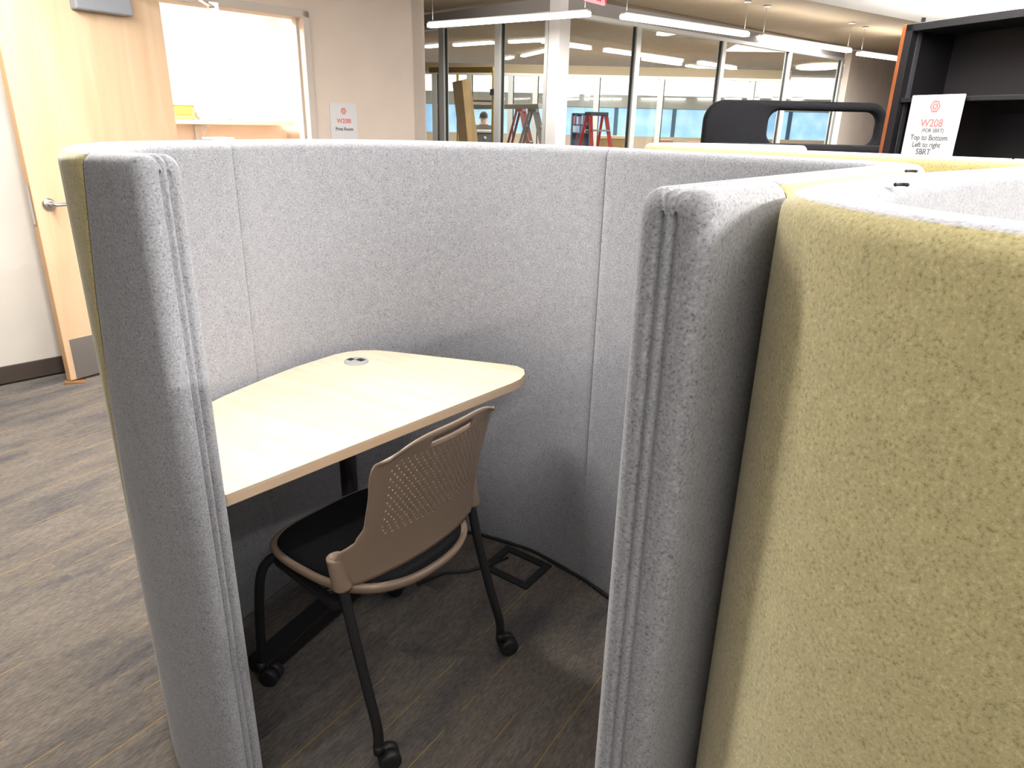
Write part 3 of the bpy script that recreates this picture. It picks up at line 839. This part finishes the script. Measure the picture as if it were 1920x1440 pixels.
# ------------------------------------------------------------------ dark high-back lounge booth
LB = 5.9
pL, pR = at(1322, 240, LB), at(1665, 240, LB)
ztop = at(1480, 189, LB).z
lb = empty('lounge_booth', ((pL.x+pR.x)/2, LB, 0), 'dark charcoal felt lounge booth with a rounded side window', 'booth')
def rrect(x0, x1, z0, z1, r, n=8):
    out = []
    for cx, cz, a0 in ((x1-r, z1-r, 0), (x0+r, z1-r, 90), (x0+r, z0+r, 180), (x1-r, z0+r, 270)):
        for k in range(n+1):
            a = math.radians(a0+90*k/n); out.append((cx+r*math.cos(a), cz+r*math.sin(a)))
    return out
def rr_frame(x0, x1, z0, z1, r, hx0, hx1, hz0, hz1, hr, y0, y1, xform):
    """panel in xz with a rounded hole, thickness y0..y1, rounded rims"""
    O = rrect(x0, x1, z0, z1, r); Hh = rrect(hx0, hx1, hz0, hz1, hr); n = len(O)
    def shrink(poly, d, sgn):
        cx = sum(p[0] for p in poly)/n; cz = sum(p[1] for p in poly)/n
        return [(p[0]+(d if p[0] < cx else -d)*sgn, p[1]+(d if p[1] < cz else -d)*sgn) for p in poly]
    b = .02
    loops = [(shrink(O, b, 1), y0), (O, y0+b), (O, y1-b), (shrink(O, b, 1), y1), (shrink(Hh, b, -1), y1), (Hh, y1-b), (Hh, y0+b), (shrink(Hh, b, -1), y0)]
    vs = [xform(p[0], y, p[1]) for L_, y in loops for p in L_]; fs = []
    for j in range(8):
        j2 = (j+1) % 8
        for k in range(n):
            k2 = (k+1) % n; fs.append((j*n+k, j*n+k2, j2*n+k2, j2*n+k))
    return MB().add(vs, fs, True)
hL, hR = at(1440, 240, LB).x, at(1650, 240, LB).x
hz1, hz0 = at(1540, 208, LB).z, at(1540, 268, LB).z
xf = lambda x, y, z: (x, LB+y, z)
rr_frame(pL.x, pR.x, .25, ztop, .16, hL, hR, hz0-.02, hz1, .09, 0, .12, xf).build('side_panel', M_CHARC, lb)
MB().box(((pL.x+pR.x)/2, LB+.55, .55), (pR.x-pL.x-.05, 1.0, .5)).build('seat_base', M_CHARC, lb, bevel=.05)
cz = at(1400, 268, LB-.25).z
MB().box(((pL.x+pR.x)/2+.02, LB-.16, cz/2+.1), (pR.x-pL.x-.06, .26, cz-.2)).build('seat_back', M_CHARC, lb, bevel=.03)
for sx in (pL.x+.1, pR.x-.1):
    for sy in (0.0, .9): MB().tube([(sx, LB+sy+.05, 0), (sx, LB+sy+.05, .3)], .02, 8).build('leg', M_BLACK, lb)

# ------------------------------------------------------------------ glass partition around the corner column
GZ = 2.75
K = Vector((.50, 9.83, 0)); rd = Vector((.74, .672, 0)).normalized(); ld = Vector((-.70, .714, 0)).normalized()
col_ = empty('column', K, 'silver white square column at the corner of the glass partitions', 'column')
cang = math.atan2(rd.y, rd.x)
kc = K + (rd+ld)*.06
MB().box((kc.x, kc.y, 1.475), (.20, .20, 2.95), rotz=cang).build('shaft', M_COLUMN, col_, bevel=.012)
for d_, nrm in ((ld, Vector((-.672, -.74, 0))),):
    q = kc + ld*.15 
    MB().box((q.x, q.y, 1.475), (.16, .06, 2.95), rotz=cang).build('side_fin', M_ALU, col_, bevel=.004)
def line_hit(P, d, px, py):
    """point on the plan line P + t d that shows at pixel column (px,py)"""
    r = R3 @ Vector(((px-960)/F_PX, (py-720)/F_PX, 1.0)); k = r.x/r.y
    t = (k*P.y-P.x)/(d.x-k*d.y); return P+d*t, t
def partition(name, label, P, d, posts, zt, w=.085, gap_side=1, t_range=None, dep=.09):
    root = empty(name, P, label, kind='structure')
    a_ = math.atan2(d.y, d.x); ts = []
    for px, py in posts:
        q, t = line_hit(P, d, px, py); ts.append(t)
        MB().box((q.x, q.y, zt/2), (w, dep, zt), rotz=a_).build('mullion', M_ALU, root, bevel=.003)
        g_ = q + d*(gap_side*(w/2+.012))
        MB().box((g_.x, g_.y, zt/2), (.022, .03, zt), rotz=a_).build('gasket', M_ALUD, root)
    ts = sorted(ts+list(t_range or []))
    for t0, t1 in zip(ts, ts[1:]):
        if t1-t0 < .12: continue
        c_ = P+d*((t0+t1)/2)
        MB().box((c_.x, c_.y, zt/2), (t1-t0-.05, .01, zt-.02), rotz=a_).build('pane', M_GLASS, root)
    t0, t1 = ts[0], ts[-1]; c_ = P+d*((t0+t1)/2)
    MB().box((c_.x, c_.y, zt+.02), (t1-t0, .1, .05), rotz=a_).build('head_rail', M_ALU, root)
    MB().box((c_.x, c_.y, zt+.125), (t1-t0, .09, .16), rotz=a_).build('header', M_CEILB if gap_side > 0 else painted('grey header', (.30, .28, .27), .02), root)
    return root
partition('window_1', 'glazed partition left of the silver column', K, ld, [(832, 160), (936, 160)], GZ, .12, -1, (.15, 3.6))
partition('window_2', 'glazed partition right of the silver column', K, rd, [(1186, 180), (1350, 130), (1472, 150), (1570, 160)], GZ, .10, -1, (.1,))
# beige wall past the glazing
q0, t0 = line_hit(K, rd, 1582, 160)
wr = MB().box((q0.x+rd.x*5, q0.y+rd.y*5, 1.475), (10, .12, 2.95), rotz=cang).build('wall_right', M_WALLBEIGE); tag(wr, 'beige wall beyond the glass partition', kind='structure')

# second glazed screen deeper inside
K2 = Vector((0, 15.2, 0))
partition('window_3', 'second glazed screen deep inside the glazed room', K2, Vector((1, 0, 0)), [(815, 180), (880, 180), (957, 180), (1003, 180), (1120, 150), (1238, 180), (1415, 120)], 2.35, .10, 1, (-4.0, 5.4))

# ------------------------------------------------------------------ linear pendant lights
def pendant(a, b, label, z_ceil, group, w=.07, emat=M_LAMP, wires=True, light=None):
    a, b = Vector(a), Vector(b); c_ = (a+b)/2; d = (b-a); L = d.length; d.normalize(); an = math.atan2(d.y, d.x)
    root = empty('pendant_light', (c_.x, c_.y, a.z), label, 'light', group)
    MB().box((c_.x, c_.y, a.z+.012), (L, w, .05), rotz=an).build('diffuser', emat, root, bevel=.012)
    MB().box((c_.x, c_.y, a.z+.045), (L*.995, w*.7, .02), rotz=an).build('housing', M_LAMPBODY, root)
    if wires:
        for e in (a+d*.06, b-d*.06):
            MB().tube([(e.x, e.y, a.z+.05), (e.x, e.y, z_ceil)], .0028, 6).build('wire', M_WIRE, root)
            MB().lathe([(.05, 0), (.05, .012), (.02, .02)], 12, None, (e.x, e.y, z_ceil-.02)).build('ceiling_rose', M_LAMPBODY, root)
    if light:
        area('lamp', (c_.x, c_.y, a.z-.02), L, w, light[0], rotz=an)
        if light[1]: area('lamp', (c_.x, c_.y, a.z+.075), L, w, light[1], rotz=an, up=True)
    return root
G1 = 'linear pendants along the glass'
for (x0, y0, x1, y1, lab) in ((805, 50, 1105, 28, 'linear pendant lamp left of the exit sign'), (1167, 33, 1400, 67, 'linear pendant lamp just right of the exit sign'),
                              (1425, 72, 1592, 97, 'linear pendant lamp over the middle of the right glazing'), (1610, 102, 1698, 114, 'linear pendant lamp next to the bookcase top')):
    p0, p1 = atz(x0, y0, 2.6), atz(x1, y1, 2.6)
    pendant(p0, p1, lab, 3.0, G1, .10, M_LAMP, True, ((45 if x0 < 1400 else 130), 7))
# lamps inside the glazed room
G2 = 'lamps inside the glazed rooms'
for (x0, y0, x1, y1, lab) in ((800, 89, 833, 86, 'short stretch of lamp behind the leftmost mullion'), (852, 86, 925, 81, 'lamp behind glass between the two left mullions'),
                              (955, 80, 1032, 76, 'upper lamp behind glass left of the column'), (980, 106, 1032, 94, 'lower slanting lamp behind glass left of the column'),
                              (950, 111, 960, 108, 'tiny far lamp behind glass left of the column'),
                              (1206, 112, 1275, 122, 'lamp behind glass right of the second mullion'), (1288, 124, 1345, 132, 'lamp behind glass left of the third mullion'),
                              (1362, 135, 1404, 140, 'lamp behind glass right of the third mullion')):
    pendant(atz(x0, y0, 2.945), atz(x1, y1, 2.945), lab, 3.0, G2, .12, M_LAMPFAR, False, None)
# recessed downlight and big oval lamps
def oval(px, py, rx, ry, z, label):
    c_ = atz(px, py, z); sc3 = c_.y/1400
    o = empty('oval_lamp', c_, label, 'light', 'oval lamps in the glazed rooms')
    MB().lathe([(rx*sc3*.9, 0), (rx*sc3, .02), (rx*sc3, .05), (rx*sc3*.9, .06)], 28, Matrix.Diagonal((1, ry, 1)), (c_.x, c_.y, z)).build('diffuser', M_LAMPFAR, o)
    MB().lathe([(rx*sc3*.5, 0), (rx*sc3*.5, .03)], 20, Matrix.Diagonal((1, ry, 1)), (c_.x, c_.y, z+.05)).build('mount', M_LAMPBODY, o)
oval(1148, 137, 33, 1.6, 2.93, 'oval white lamp behind glass above the red ladder')
oval(1537, 128, 38, 1.6, 2.93, 'oval white lamp behind glass near the beige wall')
d0 = atz(1257, 64, 2.94)
dl = empty('downlight', (d0.x, d0.y, 2.93), 'small rectangular recessed downlight behind the glass', 'light')
MB().box((d0.x, d0.y, 2.965), (.20, .55, .05), rotz=.4).build('lens', M_LAMPFAR, dl)

# near ceiling lamps of the same kind, over the pods and the aisle (they light the scene)
G3 = 'linear pendants over the study pods'
def near_lamp(cx, cy, angdeg, label, down=LAMP_DOWN, up=LAMP_UP):
    d = Vector((math.cos(math.radians(angdeg)), math.sin(math.radians(angdeg)), 0))*1.22
    pendant((cx-d.x, cy-d.y, 2.42), (cx+d.x, cy+d.y, 2.42), label, 2.75, G3, .08, M_LAMP, True, (down, up))
near_lamp(1.7, 2.7, 48, 'linear pendant lamp above the clustered pods, out of view', 70, 18)
near_lamp(2.5, .35, 48, 'linear pendant lamp above the nearest olive pod, out of view', 190, 25)
near_lamp(-1.55, 2.5, 138, 'linear pendant lamp above the aisle by the door, out of view', 88, 18)
near_lamp(.1, -1.1, 48, 'linear pendant lamp above the camera side, out of view', 28, 10)
near_lamp(1.9, 4.4, 48, 'linear pendant lamp between the pods and the dark booth, out of view', 30, 110)  # unseen; upward output raised to brighten the white ceiling
near_lamp(5.1, 7.9, 36, 'added up-light pendant brightening the white ceiling above the bookcase', 12, 500)  # invented lamp, added so its strong upward output whitens the ceiling corner

# exit sign hanging from the ceiling
ex = atz(1115, 6, 2.62)
e0, e1_ = atz(1092, -2, 2.64), atz(1140, 14, 2.62)
exr = empty('exit_sign', (ex.x, ex.y, 2.62), 'red lettered EXIT sign hanging at the top edge', 'sign')
er = Vector((.62, .785, 0)).normalized(); en = er.cross(Vector((0, 0, 1)))
ew = .36; eh = .2
ec = Vector((ex.x, ex.y, 2.62+eh/2))
MB().box(ec, (ew, .03, eh), rotz=math.atan2(er.y, er.x)).build('panel', mat('pink lit acrylic', (.9, .5, .5), .4, emit=(1, .35, .36), estr=.9), exr, bevel=.004)
text_mesh('lettering', 'EXIT', .245, mat('red letters', (.7, .03, .05), .4, emit=(.8, .04, .07), estr=.8), exr, frame_matrix(ec+en*.017, er, (0, 0, 1)))
MB().tube([(ec.x, ec.y, 2.62+eh), (ec.x, ec.y, 3.0)], .008, 8).build('stem', M_LAMPBODY, exr)

# ------------------------------------------------------------------ inside the glazed rooms
FY = 24.0
zf = lambda py: at(1300, py, FY).z
fw_ = empty('wall_far', (3, FY, 0), kind='structure'); fw_['label'] = 'far wall of the hall with a strip of blue windows'
M_FARW = painted('far wall paint', (.62, .60, .57), .02)
def farbox(x0, x1, z0, z1, name, mt, par, y=FY, t=.2):
    return MB().box(((x0+x1)/2, y+t/2, (z0+z1)/2), (x1-x0, t, z1-z0)).build(name, mt, par)
X0, X1 = -8, 18
farbox(X0, X1, 0, zf(258), 'sill_wall', M_CREAM, fw_)
farbox(X0, X1, zf(205), zf(181), 'wall_band', M_FARW, fw_)
farbox(X0, X1, zf(136), 3.0, 'wall_band', M_FARW, fw_)
wf = empty('window_4', (3, FY, 0), 'strip of blue daylight windows on the far wall', kind='structure')
cl = empty('glow_strip', (3, FY, 0), 'glowing white strip standing in for lit ceiling high on the far wall', kind='structure')  # made-up strip; its glow replaces the far hall's bright ceiling
n_w = 14
for k in range(n_w):
    xa = X0+(X1-X0)*k/n_w; xb = X0+(X1-X0)*(k+1)/n_w
    farbox(xa+.05, xb-.05, zf(258), zf(206), 'pane', M_BLUEWIN, wf, FY+.05, .05)
    farbox(xb-.06, xb+.06, zf(258), zf(206), 'mullion', mat('blue grey frame', (.10, .18, .28), .5) if k == 0 else bpy.data.materials['blue grey frame'], wf, FY, .1)
    farbox(xa, xb-.004, zf(181), zf(136), 'pane', M_GLOWBAND, cl, FY+.05, .05)
ORD = ['first', 'second', 'third', 'fourth', 'fifth', 'sixth', 'seventh', 'eighth', 'ninth', 'tenth', 'last']
# row of small far fluorescent lamps under the glowing strip
for k, (xa, xb) in enumerate(((1096, 1103), (1113, 1125), (1128, 1146), (1151, 1165), (1203, 1238), (1248, 1285), (1309, 1338), (1360, 1390), (1410, 1424), (1448, 1463), (1484, 1506))):
    p0, p1 = at(xa, 185, FY-.04), at(xb, 185, FY-.04)
    o = empty('strip_lamp', ((p0.x+p1.x)/2, FY-.04, p0.z), ORD[k]+' small far strip lamp counting rightward from the silver column', 'light', 'far strip lamps')
    MB().box(((p0.x+p1.x)/2, FY-.04, p0.z), (p1.x-p0.x, .08, .05)).build('diffuser', M_LAMPFAR, o)
    MB().box(((p0.x+p1.x)/2, FY-.04, p0.z+.035), (p1.x-p0.x, .08, .03)).build('housing', M_LAMPBODY, o)
area('hall_light', (2, 18, 2.9), 10, 4, 1300, color=(1, .97, .92))
area('hall_light', (3, 13.6, 2.9), 7, 1.5, 330, color=(1, .95, .88))

# low bookcase with books right of the column
bx0, bx1, by = at(1072, 240, 16).x, at(1105, 240, 16).x, 16.0
bs = empty('book_rack', ((bx0+bx1)/2, by, 0), 'dark book rack full of books right of the column', 'bookcase')
zt_, zm_, zb_ = at(1085, 213, by).z, at(1085, 234, by).z, at(1085, 249, by).z
MB().box(((bx0+bx1)/2, by+.15, zt_/2), (bx1-bx0, .02, zt_)).build('back_panel', mat('blue grey rack', (.06, .10, .17), .5), bs)
for z in (zt_, zm_, zb_): MB().box(((bx0+bx1)/2, by+.05, z), (bx1-bx0, .22, .02)).build('shelf', bpy.data.materials['blue grey rack'], bs)
for sx in (bx0, bx1): MB().box((sx, by+.05, zt_/2), (.02, .22, zt_)).build('side_panel', bpy.data.materials['blue grey rack'], bs)
bcols = [(.08, .12, .25), (.35, .5, .75), (.7, .75, .8), (.12, .2, .4), (.55, .6, .85), (.6, .2, .3), (.8, .8, .82)]
bm_ = [mat('book cover', c_, .6) for c_ in bcols]
def books(x0, x1, y, z, hmax, lab, group):
    x = x0+.02; k = 0
    while x < x1-.09:
        w = random.uniform(.03, .055); h = hmax*random.uniform(.75, .98)
        b_ = MB().box((x+w/2, y, z+h/2), (w*.92, .16, h)).build('book', random.choice(bm_)); tag(b_, lab, 'book', group)
        x += w
books(bx0, bx1, by+.03, zm_+.012, (zt_-zm_)*.92, 'book standing on the upper shelf of the dark rack', 'books on the upper rack shelf')
books(bx0, bx1, by+.03, zb_+.012, (zm_-zb_)*.9, 'book standing on the lower shelf of the dark rack', 'books on the lower rack shelf')
# wooden counter below
for (xa, xb, ya, lab, y_, mt) in ((1072, 1178, 253, 'pale wooden counter behind the red ladder', 16.6, M_PALE), (1230, 1262, 262, 'small dark wood cabinet below the blue windows', 17.5, None), (1292, 1322, 266, 'second small dark wood cabinet beside the dark booth', 17.5, None)):
    p0, p1 = at(xa, ya, y_), at(xb, ya, y_)
    o = empty('counter', ((p0.x+p1.x)/2, y_, 0), lab, 'cabinet')
    MB().box(((p0.x+p1.x)/2, y_+.2, p0.z-.03), (p1.x-p0.x, .5, .06)).build('top', mt or mat('brown wood', (.30, .14, .08), .5), o)
    MB().box(((p0.x+p1.x)/2, y_+.2, (p0.z-.06)/2), (p1.x-p0.x-.04, .44, p0.z-.06)).build('body', mat('mid wood', (.45, .25, .10), .5) if mt else mat('brown wood body', (.24, .11, .07), .5), o)

# step ladders
def ladder(name, label, px, Y, wpx, cap_py, rail, capm, spread=.42, rotz=0.0, group=None):
    top = at(px, cap_py, Y); w = wpx/1400*Y
    root = empty(name, (top.x, Y, 0), label, 'ladder', group)
    ca, sa = math.cos(rotz), math.sin(rotz)
    X = lambda x, y, z: (top.x+x*ca-y*sa, Y+x*sa+y*ca, z)
    zt = top.z
    MB().box(X(0, 0, zt-.03), (w, .16, .06), rotz=rotz).build('top_cap', capm, root, bevel=.008)
    for s in (-1, 1):
        MB().bar(X(s*w*.42, -.05, zt-.05), X(s*w*.72, -spread, 0), .035, .065, up=(1, 0, 0)).build('front_rail', rail, root)
        MB().bar(X(s*w*.42, .05, zt-.05), X(s*w*.66, spread, 0), .03, .045, up=(1, 0, 0)).build('rear_rail', rail, root)
    n = int(zt/.29)
    for k in range(1, n+1):
        z = zt-.29*k
        if z < .1: break
        f = (zt-z)/zt
        MB().box(X(0, -.05-(spread-.05)*f, z), (w*(.84+.6*f), .085, .03), rotz=rotz).build('step', M_GREYLAD, root)
        if k % 2: MB().bar(X(-w*(.42+.24*f), .05+(spread-.05)*f, z), X(w*(.42+.24*f), .05+(spread-.05)*f, z), .02, .02).build('rear_brace', M_GREYLAD, root)
    return root
ladder('step_ladder', 'red fibreglass step ladder with dark cap behind the glass', 1119, 12.6, 42, 210, M_REDLAD, mat('blue black cap', (.03, .035, .06), .5), .5, .5)
ladder('step_ladder', 'dark red step ladder carrying the scaffold plank', 976, 14.0, 14, 203, M_BROWNLAD, M_BROWNLAD, .55, 1.0)
ladder('step_ladder', 'grey dusty step ladder carrying the scaffold plank by the column', 1000, 13.35, 16, 204, M_GREYLAD, M_GREYLAD, .55, 1.15)
pa, pb = at(886, 201, 13.9), at(1016, 199, 13.3)
sp = MB().bar(pa, pb, .30, .07).build('scaffold_plank', M_GREYLAD, None, bevel=.006); tag(sp, 'grey scaffold plank bridging the two ladders', 'plank')
# ochre scaffold poles
sf = empty('scaffold', (at(925, 200, 13.2).x, 13.2, 0), 'ochre painted scaffold pole frame behind the left glazing', 'scaffold')
x_ = at(925, 200, 13.2).x; zt2 = at(925, 131, 13.2).z
MB().tube([(x_, 13.2, 0), (x_, 13.2, zt2)], .03, 10).build('pole', M_YPOLE, sf)
x2 = at(858, 130, 14.6).x
MB().tube([(x2, 14.6, 0), (x2, 14.6, zt2)], .025, 10).build('pole', M_YPOLE, sf)
MB().bar((at(806, 122, 14.4).x, 14.4, zt2+.05), (x_, 13.2, zt2), .05, .09).build('top_beam', M_YPOLE, sf)
MB().box((x_, 13.18, at(925, 173, 13.2).z), (.12, .08, .10)).build('clamp', M_BLACKP, sf)
MB().bar((x2, 14.6, at(858, 188, 14.6).z), (x_, 13.2, at(925, 190, 13.2).z), .03, .03).build('brace', M_YPOLE, sf)
# brown kraft paper roll / board leaning behind the glass
kb = empty('kraft_board', (at(875, 270, 12.6).x, 12.6, 0), 'tall folded sheet of brown kraft paper board behind the glass', 'cardboard')
def kp(px, py, y): return at(px, py, y)
bot = [kp(862, 275, 12.75), kp(878, 275, 12.6), kp(897, 275, 12.7)]
top_ = [kp(848, 154, 12.9), kp(866, 150, 12.75), kp(881, 146, 12.85)]
vs = []
for a_, b_ in zip(bot, top_):
    d_ = (a_-b_); f_ = a_.z/(b_.z-a_.z) if b_.z != a_.z else 0
    foot = a_ + (a_-b_)*f_
    vs.append((foot, b_))
mb = MB()
for (f0, t0_), (f1, t1_) in zip(vs, vs[1:]):
    n_ = Vector((0, .03, 0))
    mb.add([f0, f1, t1_, t0_, f0+n_, f1+n_, t1_+n_, t0_+n_], [(0, 1, 2, 3), (7, 6, 5, 4), (0, 4, 5, 1), (1, 5, 6, 2), (2, 6, 7, 3), (3, 7, 4, 0)])
mb.build('sheet', M_CARD, kb)
# plastic-wrapped grey roll at the far left
gw = at(829, 200, 13.5)
gp = empty('wrapped_roll', (gw.x, 13.5, 0), 'grey plastic wrapped roll standing at the left end of the glazing', 'roll')
rz_ = at(829, 128, 13.5).z
MB().lathe([(.07, 0), (.075, .5), (.06, 1.0), (.075, 1.35), (.085, rz_*.85), (.07, rz_-.05), (.05, rz_)], 16, None, (gw.x, 13.5, 0)).build('body', painted('grey plastic wrap', (.42, .42, .43), .1, 9), gp)
# grey cabinet in front of the person
gc0, gc1 = at(893, 246, 14.6), at(926, 246, 14.6)
gc = empty('equipment_cart', ((gc0.x+gc1.x)/2, 14.7, 0), 'grey cart with a pale top in front of the standing person', 'cart')
MB().box(((gc0.x+gc1.x)/2, 14.75, gc0.z/2), (gc1.x-gc0.x-.04, .4, gc0.z-.04)).build('body', mat('dark grey box', (.14, .13, .13), .6), gc, bevel=.01)
MB().box(((gc0.x+gc1.x)/2, 14.75, gc0.z), (gc1.x-gc0.x, .45, .05)).build('top', mat('pale grey top', (.55, .53, .50), .6), gc, bevel=.01)
MB().lathe([(.03, 0), (.03, .01), (.02, .015)], 14, Matrix(((1, 0, 0), (0, 0, -1), (0, 1, 0))), ((gc0.x+gc1.x)/2+.0, 14.55, gc0.z-.12)).build('badge', M_WHITE, gc)

# person seen from behind (standing, looking away)
def person(px, Y, head_py):
    top = at(px, head_py, Y); hz = top.z; x = top.x
    sc4 = hz/1.70
    root = empty('person', (x, Y, 0), 'person with short dark hair in an olive grey shirt seen from behind', 'person')
    J = {'pel': (0, 0, .93), 'sp': (0, .0, 1.12), 'ch': (0, .0, 1.32), 'nk': (0, .0, 1.47), 'hd0': (0, .02, 1.55), 'hd': (0, .02, 1.63),
         'lsh': (-.17, 0, 1.40), 'lel': (-.23, .03, 1.13), 'lwr': (-.20, .2, .98), 'lha': (-.18, .28, .96), 'rsh': (.17, 0, 1.40), 'rel': (.23, .03, 1.13), 'rwr': (.20, .2, .98), 'rha': (.18, .28, .96),
         'lhi': (-.10, 0, .90), 'lkn': (-.11, .02, .50), 'lan': (-.11, -.02, .08), 'lto': (-.13, .14, .04), 'rhi': (.10, 0, .90), 'rkn': (.11, .02, .50), 'ran': (.11, -.02, .08), 'rto': (.13, .14, .04)}
    rad = {'pel': .15, 'sp': .14, 'ch': .16, 'nk': .062, 'hd0': .07, 'hd': .085, 'lsh': .075, 'lel': .05, 'lwr': .035, 'lha': .04, 'rsh': .075, 'rel': .05, 'rwr': .035, 'rha': .04,
           'lhi': .10, 'lkn': .065, 'lan': .045, 'lto': .045, 'rhi': .10, 'rkn': .065, 'ran': .045, 'rto': .045}
    E_ = [('pel', 'sp'), ('sp', 'ch'), ('ch', 'nk'), ('nk', 'hd0'), ('hd0', 'hd'), ('ch', 'lsh'), ('lsh', 'lel'), ('lel', 'lwr'), ('lwr', 'lha'), ('ch', 'rsh'), ('rsh', 'rel'), ('rel', 'rwr'), ('rwr', 'rha'),
          ('pel', 'lhi'), ('lhi', 'lkn'), ('lkn', 'lan'), ('lan', 'lto'), ('pel', 'rhi'), ('rhi', 'rkn'), ('rkn', 'ran'), ('ran', 'rto')]
    names = list(J); me = bpy.data.meshes.new('body')
    me.from_pydata([tuple(c_*sc4 for c_ in J[n_]) for n_ in names], [(names.index(a_), names.index(b_)) for a_, b_ in E_], [])
    o = bpy.data.objects.new('body', me); COL.objects.link(o); o.parent = root
    md = o.modifiers.new('skin', 'SKIN'); me.skin_vertices.new() if not me.skin_vertices else None
    for k, n_ in enumerate(names):
        r_ = rad[n_]*sc4; me.skin_vertices[0].data[k].radius = (r_, r_*.85)
    me.skin_vertices[0].data[0].use_root = True
    o.modifiers.new('sub', 'SUBSURF').levels = 2; o.modifiers['sub'].render_levels = 2
    bm = bpy.context.evaluated_depsgraph_get(); bpy.context.view_layer.update()
    ev = bpy.data.meshes.new_from_object(o.evaluated_get(bpy.context.evaluated_depsgraph_get()))
    o.modifiers.clear(); o.data = ev
    skin = mat('skin', (.72, .42, .33), .6); shirt = mat('olive grey shirt', (.20, .175, .15), .9); trouser = mat('dark trousers', (.06, .06, .07), .9)
    ev.materials.clear()
    for mt in (skin, shirt, trouser): ev.materials.append(mt)
    for p in ev.polygons:
        c_ = p.center/sc4; p.use_smooth = True
        p.material_index = 0 if (c_.z > 1.455 or c_.y > .16 and c_.z > .8) else (1 if c_.z > .92 else 2)
    hc = Vector((0, .015, 1.625))*sc4
    vs_, fs_ = [], []; n1, n2 = 14, 9
    for j in range(n2):
        th = math.pi*.62*j/(n2-1)
        for k in range(n1):
            a_ = 2*math.pi*k/n1; back_ = .5-.5*math.sin(a_)
            t_ = th*(.72+.28*back_)
            vs_.append(hc + Vector((.088*math.sin(t_)*math.cos(a_), .102*math.sin(t_)*math.sin(a_), .10*math.cos(t_)))*sc4)
    for j in range(n2-1):
        for k in range(n1): fs_.append((j*n1+k, j*n1+(k+1) % n1, (j+1)*n1+(k+1) % n1, (j+1)*n1+k))
    MB().add(vs_, fs_, True).build('hair', mat('dark hair', (.025, .025, .035), .8), root, local=True)
    for s in (-1, 1):
        MB().lathe([(.006, -.012), (.018, -.004), (.02, .006), (.01, .012)], 10, Matrix(((0, 0, 1), (.5, 0, 0), (0, 1.3, 0))), Vector((s*.085, .02, 1.595))*sc4).build('ear', skin, root, local=True)
person(907, 15.6, 211)
